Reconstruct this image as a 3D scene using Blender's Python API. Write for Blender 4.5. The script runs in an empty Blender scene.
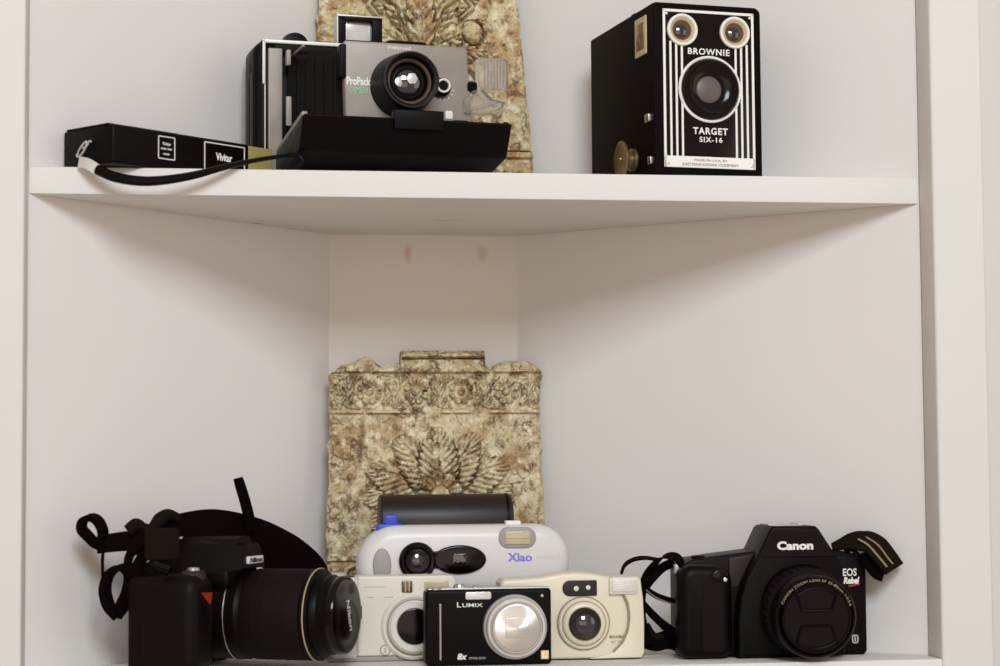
import bpy, bmesh, math
import numpy as np
from mathutils import Matrix, Vector

PI = math.pi
S = bpy.context.scene
COL = S.collection

# ------------------------------------------------------------------ camera model (metres; x right, y into the cabinet, z up;
# z = 0 is the underside of the upper shelf, y = 0 its front edge)
FPX = 2000.0
CP = Vector((-.222, -1.6232, -.2145))
YAW, PITCH, ROLL = .1416, .0632, -.007
_f = Vector((math.sin(YAW)*math.cos(PITCH), math.cos(YAW)*math.cos(PITCH), math.sin(PITCH)))
_r0 = Vector((math.cos(YAW), -math.sin(YAW), 0))
_u0 = _r0.cross(_f)
_r = _r0*math.cos(ROLL) + _u0*math.sin(ROLL)
_u = -_r0*math.sin(ROLL) + _u0*math.cos(ROLL)

def at(px, py, Y):
    """the point of the plane y = Y seen at a pixel of the photograph"""
    d = _f + _r*((px-500)/FPX) + _u*((333-py)/FPX)
    return CP + d*((Y-CP.y)/d.y)

cam_d = bpy.data.cameras.new('camera')
cam = bpy.data.objects.new('camera', cam_d)
COL.objects.link(cam)
m3 = Matrix((_r, _u, -_f)).transposed()
cam.matrix_world = Matrix.Translation(CP) @ m3.to_4x4()
cam_d.sensor_width = 36
cam_d.lens = FPX/1000*36
cam_d.clip_start = .05
cam_d.dof.use_dof = True
cam_d.dof.focus_distance = 1.80
cam_d.dof.aperture_fstop = 9.5
S.camera = cam

# ------------------------------------------------------------------ materials
def lin(c):
    c = c/255
    return c/12.92 if c <= .04045 else ((c+.055)/1.055)**2.4

def rgb(r, g, b): return (lin(r), lin(g), lin(b), 1)

def mat(name, c, rough=.5, metal=0, bump=0, bscale=400, var=.06, vscale=30, spec=.5, coat=0):
    m = bpy.data.materials.new(name); m.use_nodes = True
    nt = m.node_tree; N = nt.nodes; L = nt.links
    b = N['Principled BSDF']
    b.inputs['Roughness'].default_value = rough
    b.inputs['Metallic'].default_value = metal
    b.inputs['Specular IOR Level'].default_value = spec
    b.inputs['Coat Weight'].default_value = coat
    tc = N.new('ShaderNodeTexCoord')
    n = N.new('ShaderNodeTexNoise'); n.inputs['Scale'].default_value = vscale; n.inputs['Detail'].default_value = 4
    L.new(tc.outputs['Object'], n.inputs['Vector'])
    mx = N.new('ShaderNodeMix'); mx.data_type = 'RGBA'
    col = rgb(*c)
    mx.inputs[6].default_value = tuple(x*(1-var) for x in col[:3])+(1,)
    mx.inputs[7].default_value = tuple(min(1, x*(1+var)) for x in col[:3])+(1,)
    L.new(n.outputs['Fac'], mx.inputs[0]); L.new(mx.outputs[2], b.inputs['Base Color'])
    if bump:
        n2 = N.new('ShaderNodeTexNoise'); n2.inputs['Scale'].default_value = bscale; n2.inputs['Detail'].default_value = 3
        L.new(tc.outputs['Object'], n2.inputs['Vector'])
        bp = N.new('ShaderNodeBump'); bp.inputs['Strength'].default_value = bump; bp.inputs['Distance'].default_value = .0006
        L.new(n2.outputs['Fac'], bp.inputs['Height']); L.new(bp.outputs['Normal'], b.inputs['Normal'])
    return m

def glassy(name, c, alpha, rough=.08):
    m = mat(name, c, rough, var=.02)
    b = m.node_tree.nodes['Principled BSDF']
    b.inputs['Transmission Weight'].default_value = alpha
    b.inputs['IOR'].default_value = 1.2
    return m

def wall_material(name, c, stains=()):
    """matt painted board with a faint roller texture, thin vertical streaks and the odd stain of its own place"""
    m = mat(name, c, .75, bump=.12, bscale=260, var=.025, vscale=6, spec=.25)
    nt = m.node_tree; N = nt.nodes; L = nt.links
    b = N['Principled BSDF']
    src = b.inputs['Base Color'].links[0].from_socket
    tc = N.new('ShaderNodeTexCoord')
    for (p, rad, sc, amount) in stains:
        mp = N.new('ShaderNodeVectorMath'); mp.operation = 'SUBTRACT'; mp.inputs[1].default_value = p
        L.new(tc.outputs['Object'], mp.inputs[0])
        dv = N.new('ShaderNodeVectorMath'); dv.operation = 'DIVIDE'; dv.inputs[1].default_value = rad
        L.new(mp.outputs[0], dv.inputs[0])
        nz = N.new('ShaderNodeTexNoise'); nz.inputs['Scale'].default_value = 120
        L.new(tc.outputs['Object'], nz.inputs['Vector'])
        ln = N.new('ShaderNodeVectorMath'); ln.operation = 'LENGTH'
        L.new(dv.outputs[0], ln.inputs[0])
        ad = N.new('ShaderNodeMath'); ad.operation = 'ADD'
        L.new(ln.outputs['Value'], ad.inputs[0]); L.new(nz.outputs['Fac'], ad.inputs[1])
        mr = N.new('ShaderNodeMapRange'); mr.inputs[1].default_value = .6; mr.inputs[2].default_value = 1.4
        mr.inputs[3].default_value = amount; mr.inputs[4].default_value = 0
        L.new(ad.outputs[0], mr.inputs[0])
        mx = N.new('ShaderNodeMix'); mx.data_type = 'RGBA'
        L.new(mr.outputs[0], mx.inputs[0]); L.new(src, mx.inputs[6]); mx.inputs[7].default_value = rgb(*sc)
        src = mx.outputs[2]
    L.new(src, b.inputs['Base Color'])
    return m

def plaster(name, seed, base=(214, 200, 164), ochre=(164, 130, 84)):
    """cast plaster: cream with ochre and umber staining"""
    m = bpy.data.materials.new(name); m.use_nodes = True
    nt = m.node_tree; N = nt.nodes; L = nt.links
    b = N['Principled BSDF']; b.inputs['Roughness'].default_value = .7; b.inputs['Specular IOR Level'].default_value = .3
    tc = N.new('ShaderNodeTexCoord')
    mp = N.new('ShaderNodeMapping'); mp.inputs['Location'].default_value = (seed, seed*.7, seed*.3)
    L.new(tc.outputs['Object'], mp.inputs['Vector'])
    def noise(scale, detail=5, rough=.6):
        n = N.new('ShaderNodeTexNoise'); n.inputs['Scale'].default_value = scale
        n.inputs['Detail'].default_value = detail; n.inputs['Roughness'].default_value = rough
        L.new(mp.outputs[0], n.inputs['Vector']); return n
    def ramp(n, a, bb, to=1):
        r = N.new('ShaderNodeMapRange'); r.inputs[1].default_value = a; r.inputs[2].default_value = bb
        r.inputs[4].default_value = to
        L.new(n.outputs['Fac'], r.inputs[0]); return r
    def mix(fac, a, c):
        x = N.new('ShaderNodeMix'); x.data_type = 'RGBA'; L.new(fac.outputs[0], x.inputs[0])
        if isinstance(a, tuple): x.inputs[6].default_value = a
        else: L.new(a, x.inputs[6])
        x.inputs[7].default_value = c; return x.outputs[2]
    c = mix(ramp(noise(30), .44, .64, .9), rgb(*base), rgb(*ochre))
    c = mix(ramp(noise(110, 5, .65), .52, .63, .8), c, rgb(236, 225, 194))
    c = mix(ramp(noise(90, 7, .75), .51, .61, .6), c, rgb(124, 86, 48))
    c = mix(ramp(noise(60, 8, .8), .56, .65, .62), c, rgb(84, 56, 32))
    # crazing: fine umber veins, broken up by noise
    v = N.new('ShaderNodeTexVoronoi'); v.feature = 'DISTANCE_TO_EDGE'; v.inputs['Scale'].default_value = 95
    wp = N.new('ShaderNodeVectorMath'); wp.operation = 'SCALE'; wp.inputs['Scale'].default_value = .022
    wn = noise(60, 3); L.new(wn.outputs['Color'], wp.inputs[0])
    wa = N.new('ShaderNodeVectorMath'); wa.operation = 'ADD'; L.new(mp.outputs[0], wa.inputs[0]); L.new(wp.outputs[0], wa.inputs[1])
    L.new(wa.outputs[0], v.inputs['Vector'])
    vr = N.new('ShaderNodeMapRange'); vr.inputs[1].default_value = .02; vr.inputs[2].default_value = .14; vr.inputs[3].default_value = .8; vr.inputs[4].default_value = 0
    L.new(v.outputs['Distance'], vr.inputs[0])
    vm = N.new('ShaderNodeMath'); vm.operation = 'MULTIPLY'; L.new(vr.outputs[0], vm.inputs[0]); L.new(ramp(noise(45, 4), .46, .60).outputs[0], vm.inputs[1])
    c = mix(vm, c, rgb(84, 56, 32))
    c = mix(ramp(noise(170, 4, .7), .56, .68, .6), c, rgb(80, 54, 30))
    L.new(c, b.inputs['Base Color'])
    bp = N.new('ShaderNodeBump'); bp.inputs['Strength'].default_value = .5; bp.inputs['Distance'].default_value = .0012
    L.new(noise(420, 5, .7).outputs['Fac'], bp.inputs['Height']); L.new(bp.outputs['Normal'], b.inputs['Normal'])
    return m

M = dict(
    paint=wall_material('white_board_paint', (232, 227, 223)),
    stilepaint=wall_material('white_frame_paint', (223, 219, 214)),
    shelfpaint=wall_material('white_gloss_shelf_paint', (227, 223, 217),
        stains=[((-.184, .189, .0), (.006, .003, .02), (60, 45, 35), .9), ((-.02, .15, 0), (.02, .01, .02), (190, 165, 130), .5)]),
    leatherette=mat('black_leatherette', (11, 5, 2), .6, bump=.35, bscale=700, spec=.07),
    black=mat('black_plastic', (9, 4, 2), .42, bump=.06, bscale=900, spec=.12),
    blacksoft=mat('black_matte_plastic', (11, 5, 3), .5, bump=.1, bscale=900, spec=.14),
    blackgloss=mat('black_gloss_plastic', (8, 3, 2), .15, spec=.3),
    darkgrey=mat('dark_grey_plastic', (44, 35, 31), .5, bump=.05, spec=.3),
    rubber=mat('black_rubber', (18, 10, 7), .7, bump=.4, bscale=1100, spec=.15),
    leather=mat('black_leather', (34, 24, 19), .42, bump=.12, bscale=800, spec=.4),
    web=mat('black_webbing', (12, 5, 3), .85, bump=.5, bscale=1500, spec=.05),
    webolive=mat('dark_olive_webbing', (27, 20, 13), .85, var=.1, bump=.5, bscale=1500, spec=.06),
    weblight=mat('tan_strap_edging', (150, 138, 116), .8, bump=.3, bscale=1200, spec=.2),
    chrome=mat('polished_metal', (200, 196, 192), .25, 1),
    silver=mat('silver_paint', (206, 202, 197), .38, .5),
    lightsilver=mat('pale_silver_plastic', (222, 216, 206), .4, .15),
    platesilver=mat('brushed_grey_plate', (148, 138, 128), .45, .2, vscale=55, var=.22),
    cream=mat('champagne_plastic', (226, 216, 192), .42, .05),
    creamdark=mat('champagne_groove', (150, 134, 104), .5),
    creamwhite=mat('ivory_white_plastic', (228, 221, 206), .42),
    white=mat('white_print', (240, 236, 228), .5),
    greywhite=mat('pale_grey_plastic', (222, 218, 216), .35),
    grey=mat('mid_grey_plastic', (160, 154, 150), .45),
    brass=mat('aged_brass', (150, 128, 84), .35, .8, vscale=200, var=.15),
    tan=mat('tan_celluloid', (196, 178, 140), .5),
    olive=mat('olive_yellow_card', (158, 148, 82), .6, vscale=60, var=.2),
    blue=mat('bright_blue_plastic', (46, 74, 190), .4),
    violet=mat('violet_blue_print', (130, 128, 214), .5),
    palegrey=mat('pale_grey_print', (196, 192, 196), .5), ghost=mat('faded_print', (208, 205, 206), .5),
    red=mat('red_plastic', (168, 40, 22), .35),
    green=mat('pale_green_print', (150, 206, 168), .5),
    gold=mat('gold_ring', (214, 196, 164), .35, .4),
    goldprint=mat('gold_print', (170, 156, 124), .5),
    brownprint=mat('brown_print', (130, 112, 88), .6),
    pinkprint=mat('faded_red_print', (190, 158, 138), .6),
    lensglass=mat('coated_lens_glass', (26, 22, 24), .08, spec=.8, coat=1),
    lensviolet=mat('violet_lens_glass', (30, 22, 44), .08, spec=.8, coat=1),
    lensgrey=mat('hazy_lens_glass', (98, 88, 82), .4, spec=.4),
    flash=mat('flash_diffuser', (226, 222, 216), .18, .25, vscale=500, var=.12, coat=.5),
    flashtan=mat('amber_flash_window', (196, 182, 146), .2, vscale=400, var=.1, coat=.5),
    finder=mat('viewfinder_glass', (96, 70, 58), .12, coat=1),
    clear=glassy('clear_plastic', (238, 234, 228), .85),
    lensbrown=mat('bronze_lens_interior', (104, 84, 66), .3, .6),
    sticker=mat('cream_orange_sticker', (238, 206, 150), .5),
)
M['farpaint'] = wall_material('off_white_wall_paint', (212, 208, 202))
M['backpaint'] = wall_material('white_back_board_paint', (235, 228, 221),
    stains=[((-.0404, .268, -.0175), (.006, .02, .012), (196, 150, 104), .5), ((.0307, .268, -.018), (.007, .02, .012), (196, 152, 112), .4)])
M['plaster_a'] = plaster('stained_plaster', 1.3)
M['plaster_b'] = plaster('stained_plaster_warm', 4.1, (212, 194, 152), (176, 134, 80))

# ------------------------------------------------------------------ mesh helpers
def new(): return bmesh.new()

def obj(name, bm, m, parent=None, sharp=35, label=None, kind=None, recalc=True):
    if recalc: bmesh.ops.recalc_face_normals(bm, faces=bm.faces[:])
    me = bpy.data.meshes.new(name); bm.to_mesh(me); bm.free()
    me.materials.append(M[m] if isinstance(m, str) else m)
    me.shade_smooth(); me.set_sharp_from_angle(angle=math.radians(sharp))
    o = bpy.data.objects.new(name, me); COL.objects.link(o)
    if parent: o.parent = parent
    if label: o['label'] = label
    if kind: o['kind'] = kind
    return o

def thing(name, label, cat, loc, rotz=0, group=None):
    o = bpy.data.objects.new(name, None); COL.objects.link(o)
    o.empty_display_size = .02
    o.location = loc; o.rotation_euler = (0, 0, math.radians(rotz))
    o['label'] = label; o['category'] = cat
    if group: o['group'] = group
    return o

def loft(bm, loops, caps=True, Mx=None):
    vs = [[bm.verts.new(Mx @ Vector(p) if Mx else p) for p in lp] for lp in loops]
    n = len(vs[0])
    for a, b in zip(vs, vs[1:]):
        for i in range(n):
            j = (i+1) % n
            bm.faces.new((a[i], a[j], b[j], b[i]))
    if caps:
        bm.faces.new(vs[0]); bm.faces.new(vs[-1][::-1])

def inset(pts, d):
    """move a closed outline (counter-clockwise) inward by d"""
    if isinstance(pts, RR):
        x0, x1, z0, z1, rs, m = pts.par
        return rr(x0+d, x1-d, z0+d, z1-d, tuple(max(q-d, 2e-5) for q in rs), m)
    n = len(pts); out = []
    for i in range(n):
        a, b, c = pts[i-1], pts[i], pts[(i+1) % n]
        e1 = (b[0]-a[0], b[1]-a[1]); e2 = (c[0]-b[0], c[1]-b[1])
        l1 = math.hypot(*e1) or 1e-9; l2 = math.hypot(*e2) or 1e-9
        n1 = (-e1[1]/l1, e1[0]/l1); n2 = (-e2[1]/l2, e2[0]/l2)
        k = 1+n1[0]*n2[0]+n1[1]*n2[1]
        k = max(k, .4)
        out.append((b[0]+d*(n1[0]+n2[0])/k, b[1]+d*(n1[1]+n2[1])/k))
    return out

def area2(p): return sum(p[i-1][0]*p[i][1]-p[i][0]*p[i-1][1] for i in range(len(p)))

def prism(bm, outline, y0, y1, bev=.001, Mx=None, axis='y', backbev=None):
    """closed outline in (x,z) swept from y0 (front) to y1 (back), rounded front and back edges; axis 'z': outline in (x,y) swept z0..z1"""
    if area2(outline) < 0: outline = outline[::-1]
    bb = bev if backbev is None else backbev
    lay = []
    for k in (0, 1, 2, 3):
        a = k/3*PI/2
        lay.append((y0+bev*(1-math.sin(a)), bev*(1-math.cos(PI/2-a)) if 0 else bev*(1-math.sin(a+0)) ))
    # quarter-round: at front face inset = bev, at depth bev inset = 0
    lay = [(y0+bev*(1-math.cos(t*PI/2)), bev*(1-math.sin(t*PI/2))) for t in (0, .33, .66, 1)]
    lay += [(y1-bb*(1-math.cos(t*PI/2)), bb*(1-math.sin(t*PI/2))) for t in (1, .66, .33, 0)]
    loops = []
    for y, d in lay:
        o = inset(outline, d) if d > 1e-7 else outline
        loops.append([(p[0], y, p[1]) if axis == 'y' else (p[0], p[1], y) if axis == 'z' else (y, p[0], p[1]) for p in o])
    loft(bm, loops, True, Mx)

class RR(list): pass

def rr(x0, x1, z0, z1, r, n=6):
    """rounded rectangle outline; r may be (bl, br, tr, tl)"""
    rs = r if isinstance(r, (tuple, list)) else (r,)*4
    out = RR(); out.par = (x0, x1, z0, z1, rs, n)
    for (cx, cz, a0, rad, sx, sz) in ((x0, z0, PI, rs[0], 1, 1), (x1, z0, 1.5*PI, rs[1], -1, 1), (x1, z1, 0, rs[2], -1, -1), (x0, z1, .5*PI, rs[3], 1, -1)):
        if rad < 1e-6: out.append((cx, cz)); continue
        ox, oz = cx+sx*rad, cz+sz*rad
        for k in range(n+1):
            a = a0+k/n*PI/2
            out.append((ox+rad*math.cos(a), oz+rad*math.sin(a)))
    return out

def ell(cx, cz, rx, rz, n=40, a0=0, a1=2*PI):
    return [(cx+rx*math.cos(a0+(a1-a0)*k/n), cz+rz*math.sin(a0+(a1-a0)*k/n)) for k in range(n)]

def box(bm, x0, x1, y0, y1, z0, z1, bev=.0008, r=.0012, Mx=None):
    prism(bm, rr(x0, x1, z0, z1, min(r, (x1-x0)*.45, (z1-z0)*.45), 3), y0, y1, min(bev, (y1-y0)*.45, (x1-x0)*.4, (z1-z0)*.4), Mx)

def lathe(bm, prof, cx=0, cz=0, seg=56, Mx=None, ripple=None):
    """revolve (radius, y) about the y axis through (cx, cz); closed by caps"""
    loops = []
    for r, y in prof:
        lp = []
        for k in range(seg):
            a = 2*PI*k/seg
            rad = r
            if ripple and ripple[0] <= y <= ripple[1] and k % 2: rad = r-ripple[2]
            lp.append((cx+rad*math.cos(a), y, cz+rad*math.sin(a)))
        loops.append(lp)
    loft(bm, loops, True, Mx)

def ring(bm, ro, ri, y0, y1, cx=0, cz=0, seg=56, Mx=None):
    """a flat-ended annulus with softened rims, y0 front"""
    b = min(.3*(ro-ri), .3*abs(y1-y0))
    prof = [(ri, y1), (ri, y0+b), (ri+b, y0), (ro-b, y0), (ro, y0+b), (ro, y1)]
    loops = [[(cx+r*math.cos(2*PI*k/seg), y, cz+r*math.sin(2*PI*k/seg)) for k in range(seg)] for r, y in prof]
    loft(bm, loops+[loops[0]], False, Mx)
    bmesh.ops.remove_doubles(bm, verts=bm.verts[:], dist=1e-7)

def smooth(pts, n=8):
    P = [Vector(p) for p in pts]
    P = [2*P[0]-P[1]]+P+[2*P[-1]-P[-2]]
    out = []
    for i in range(1, len(P)-2):
        a, b, c, d = P[i-1:i+3]
        for k in range(n):
            t = k/n
            out.append(.5*((2*b)+(c-a)*t+(2*a-5*b+4*c-d)*t*t+(3*b-a-3*c+d)*t**3))
    out.append(P[-2]); return out

def lerp_list(vals, n):
    out = []
    for k in range(n):
        t = k/(n-1)*(len(vals)-1); i = min(int(t), len(vals)-2)
        out.append(vals[i]*(1-(t-i))+vals[i+1]*(t-i))
    return out

def tube(bm, pts, r, seg=10, n=8):
    P = smooth(pts, n); rs = lerp_list(list(r), len(P)) if isinstance(r, (tuple, list)) else [r]*len(P)
    up = Vector((.13, .21, .97)); loops = []
    for i, p in enumerate(P):
        t = (P[min(i+1, len(P)-1)]-P[max(i-1, 0)]).normalized()
        a = t.cross(up); a = a.normalized() if a.length > 1e-4 else t.orthogonal().normalized()
        up = a.cross(t).normalized()
        loops.append([p+rs[i]*(a*math.cos(2*PI*k/seg)+up*math.sin(2*PI*k/seg)) for k in range(seg)])
    loft(bm, loops)

def ribbon(bm, pts, wdirs, widths, th=.0016, n=8):
    """a flat strap: its width lies along wdirs (one vector, or one per control point)"""
    P = smooth(pts, n); m = len(P)
    if not isinstance(wdirs, list): wdirs = [wdirs, wdirs]
    W = lerp_list([Vector(w) for w in wdirs], m)
    ws = lerp_list(list(widths), m) if isinstance(widths, (tuple, list)) else [widths]*m
    loops = []
    for i, p in enumerate(P):
        t = (P[min(i+1, m-1)]-P[max(i-1, 0)]).normalized()
        w = W[i]-t*W[i].dot(t); w = w.normalized() if w.length > 1e-4 else t.orthogonal().normalized()
        nn = t.cross(w).normalized()
        h = ws[i]/2; q = th/2
        loops.append([p+w*h*.94+nn*q, p-w*h*.94+nn*q, p-w*h, p-w*h*.94-nn*q, p+w*h*.94-nn*q, p+w*h])
    loft(bm, loops)

def text(parent, s, x0, x1, z0, z1, y, m, bold=.0, shear=0, name='lettering', depth=.0003, Mx=None, spacing=1):
    """raised lettering filling the rectangle x0..x1, z0..z1 on the plane y (front side)"""
    c = bpy.data.curves.new('t', 'FONT'); c.body = s; c.size = 1; c.offset = bold; c.shear = shear; c.space_character = spacing
    c.resolution_u = 3
    o = bpy.data.objects.new('t', c); COL.objects.link(o)
    dg = bpy.context.evaluated_depsgraph_get()
    me = bpy.data.meshes.new_from_object(o.evaluated_get(dg))
    bpy.data.objects.remove(o); bpy.data.curves.remove(c)
    bm = bmesh.new(); bm.from_mesh(me); bpy.data.meshes.remove(me)
    xs = [v.co.x for v in bm.verts]; ys = [v.co.y for v in bm.verts]
    ax, bx, ay, by = min(xs), max(xs), min(ys), max(ys)
    for v in bm.verts:
        p = Vector((x0+(v.co.x-ax)/(bx-ax)*(x1-x0), y, z0+(v.co.y-ay)/(by-ay)*(z1-z0)))
        v.co = p
    bmesh.ops.recalc_face_normals(bm, faces=bm.faces[:])
    ex = bmesh.ops.extrude_face_region(bm, geom=bm.faces[:])
    for v in [g for g in ex['geom'] if isinstance(g, bmesh.types.BMVert)]: v.co.y -= depth
    if Mx: bm.transform(Mx)
    return obj(name, bm, m, parent)

def T(x, y, z): return Matrix.Translation((x, y, z))
def Rx(d): return Matrix.Rotation(math.radians(d), 4, 'X')
def Ry(d): return Matrix.Rotation(math.radians(d), 4, 'Y')
def Rz(d): return Matrix.Rotation(math.radians(d), 4, 'Z')

def local(root):
    """world points -> root's own frame"""
    mi = (Matrix.Translation(root.location) @ root.rotation_euler.to_matrix().to_4x4()).inverted()
    return lambda p: mi @ Vector(p)

def dirl(root, v): return root.rotation_euler.to_matrix().inverted() @ Vector(v)

# ------------------------------------------------------------------ the cabinet
W2 = .37; BX0, BX1, BY = -.1157, .0645, .2685
ZT, ZB = .60, -.3805
def panel(name, p0, p1, th, z0, z1, m):
    """upright board whose visible face runs from p0 to p1 (x,y), thickness th away from the camera"""
    bm = new()
    d = Vector((p1[0]-p0[0], p1[1]-p0[1], 0)).normalized(); n = Vector((-d.y, d.x, 0))*th
    q = [Vector((*p0, 0)), Vector((*p1, 0))]; q += [q[1]+n, q[0]+n]
    loft(bm, [[(p.x, p.y, z0) for p in q], [(p.x, p.y, z1) for p in q]])
    return obj(name, bm, m, None, kind='structure')
panel('wall_left', (-W2, 0), (BX0, BY), .016, ZB-.04, ZT, 'paint')
panel('wall_back', (BX0, BY), (BX1, BY), .016, ZB-.04, ZT, 'backpaint')
panel('wall_right', (BX1, BY), (W2, 0), .016, ZB-.04, ZT, 'paint')
def stile(name, x0, x1, y0=-.0335, y1=0, m='stilepaint'):
    bm = new(); prism(bm, rr(x0, x1, y0, y1, .0025, 4), ZB-.30, ZT, .001, axis='z')
    return obj(name, bm, m, None, kind='structure')
stile('trim_1', -.52, -W2)
stile('trim_2', W2, .4147)
stile('trim_3', .4155, .62, -.026, .01, 'farpaint')

def shelf(name, z0, z1, yf, label):
    bm = new()
    k = (BX0+W2)/BY; k2 = (W2-BX1)/BY; e = .0006
    out = [(-W2+e, yf), (W2-e, yf), (W2-e, 0), (BX1-e, BY-e), (BX0+e, BY-e), (-W2+e, 0)]
    if yf == 0: out = [(-W2+e, yf), (W2-e, yf), (BX1-e, BY-e), (BX0+e, BY-e)]
    prism(bm, out, z0, z1, .0012, axis='z')
    o = obj(name, bm, 'shelfpaint', None); o['label'] = label; o['category'] = 'shelf'
    return o
shelf('shelf', 0, .022, 0, 'white painted corner shelf board across the middle, holding the box camera')
shelf('shelf', ZB-.022, ZB, -.034, 'white painted bottom shelf board under the two black reflex cameras')

# ------------------------------------------------------------------ the two cast plaques (relief as one dense surface each)
rng = np.random.default_rng(7)
def vnoise(X, Z, cell, seed):
    g = np.random.default_rng(seed).random((80, 80))
    x = X/cell+40.3; z = Z/cell+5.7
    i = np.floor(x).astype(int); j = np.floor(z).astype(int); fx = x-i; fz = z-j
    fx = fx*fx*(3-2*fx); fz = fz*fz*(3-2*fz)
    i %= 79; j %= 79
    return (g[i, j]*(1-fx)+g[i+1, j]*fx)*(1-fz)+(g[i, j+1]*(1-fx)+g[i+1, j+1]*fx)*fz
def fbm(X, Z, cell, seed, o=4):
    s = 0; a = 1; t = 0
    for k in range(o):
        s = s+a*vnoise(X, Z, max(cell/2**k, 2.7), seed+k); t += a; a *= .55
    return s/t
def sst(a, b, x):
    t = np.clip((x-a)/(b-a), 0, 1); return t*t*(3-2*t)
def leaf(h, X, Z, cx, cz, ang, L, wd, base=3., amp=6., curl=0., lobes=6, moat=6.):
    """lay a lobed acanthus leaf over the ground h: grooved lobes, a cut midrib and an undercut outline"""
    a = math.radians(ang); dx = X-cx; dz = Z-cz
    s = (dx*math.cos(a)+dz*math.sin(a))/L; t = (-dx*math.sin(a)+dz*math.cos(a))
    t = t-curl*L*s*s
    sc = np.clip(s, 0, 1)
    w = wd/2*((np.sin(PI*sc**.8)**.62)*.88+.12)
    q = np.abs(t)/w
    lob = np.abs(np.sin(PI*lobes*(sc-.26*np.clip(q, 0, 1.2))))
    edge = (.86 if lobes > 7 else .76)+(.16 if lobes > 7 else .26)*lob
    qe = q/edge
    ins = sst(-.01, .02, s)*sst(-.01, .03, 1-s)
    m = sst(0, .07, 1-qe)*ins
    dist = (qe-1)*w*edge
    mo = np.exp(-((dist-.9)/1.0)**2)*sst(-.03, .02, s)*sst(-.05, 0, 1-s)
    h = h-moat*mo*(1-m)
    hv = base+amp*(.35+.65*np.sin(PI*np.clip(.12+.8*sc, 0, 1)))*(1-.45*q*q)
    hv = hv-(.46 if lobes > 7 else .62)*amp*(1-lob)**1.8*sst(.10, .35, q)-.4*amp*np.exp(-(t/.9)**2)
    hv = hv+.22*amp*sst(.5, .95, q)
    return h*(1-m)+hv*m
def rosette(h, X, Z, cx, cz, R, amp, k=8, base=1.):
    dx = X-cx; dz = Z-cz; r = np.hypot(dx, dz)+1e-6; th = np.arctan2(dz, dx)
    u = (th*k/(2*PI)) % 1.0-.5
    gap = np.abs(np.abs(u)-.5)*2*PI/k*r
    edge = R*(.78+.22*np.cos(u*PI)**.5)
    m = sst(0, .9, edge-r)
    hv = base+amp*(.45+.55*sst(.35, .85, r/R))*(1-.95*np.exp(-(gap/(R*.055))**2))-.35*amp*np.exp(-(u*2*PI/k*r/(R*.06))**2)*sst(.4, .6, r/R)
    hv = hv-amp*.9*np.exp(-((r-R*.37)/(R*.07))**2)
    hv = np.where(r < R*.33, base+amp*1.1*np.sqrt(np.clip(1-(r/(R*.36))**2, 0, 1)), hv)
    h = h-6*np.exp(-((r-edge-1.1)/1.1)**2)*(1-m)
    return h*(1-m)+hv*m
def seg_dist(X, Z, p, q):
    px, pz = p; qx, qz = q; vx, vz = qx-px, qz-pz
    t = np.clip(((X-px)*vx+(Z-pz)*vz)/(vx*vx+vz*vz), 0, 1)
    return np.hypot(X-px-t*vx, Z-pz-t*vz)
def crack(h, X, Z, pts, w=1.0, d=4.):
    wob = (fbm(X, Z, 9, 91)-.5)*5; wob2 = (fbm(X, Z, 9, 55)-.5)*5
    D = np.full_like(X, 1e9)
    for p, q in zip(pts, pts[1:]): D = np.minimum(D, seg_dist(X+wob, Z+wob2, p, q))
    return h-d*np.exp(-(D/w)**2)
def stroke(X, Z, pts, r, amp):
    """raised rounded ridge along a polyline, radius tapering"""
    out = np.zeros_like(X)
    n = len(pts)-1
    for k, (p, q) in enumerate(zip(pts, pts[1:])):
        rr_ = r*(1-.45*k/n)
        out = np.maximum(out, amp*np.sqrt(np.clip(1-(seg_dist(X, Z, p, q)/rr_)**2, 0, 1)))
    return out
def spiral(cx, cz, R, a0, turns, sgn=1, n=26):
    return [(cx+R*(1-.8*k/n)*math.cos(a0+sgn*turns*2*PI*k/n), cz+R*(1-.8*k/n)*math.sin(a0+sgn*turns*2*PI*k/n)) for k in range(n+1)]

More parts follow.
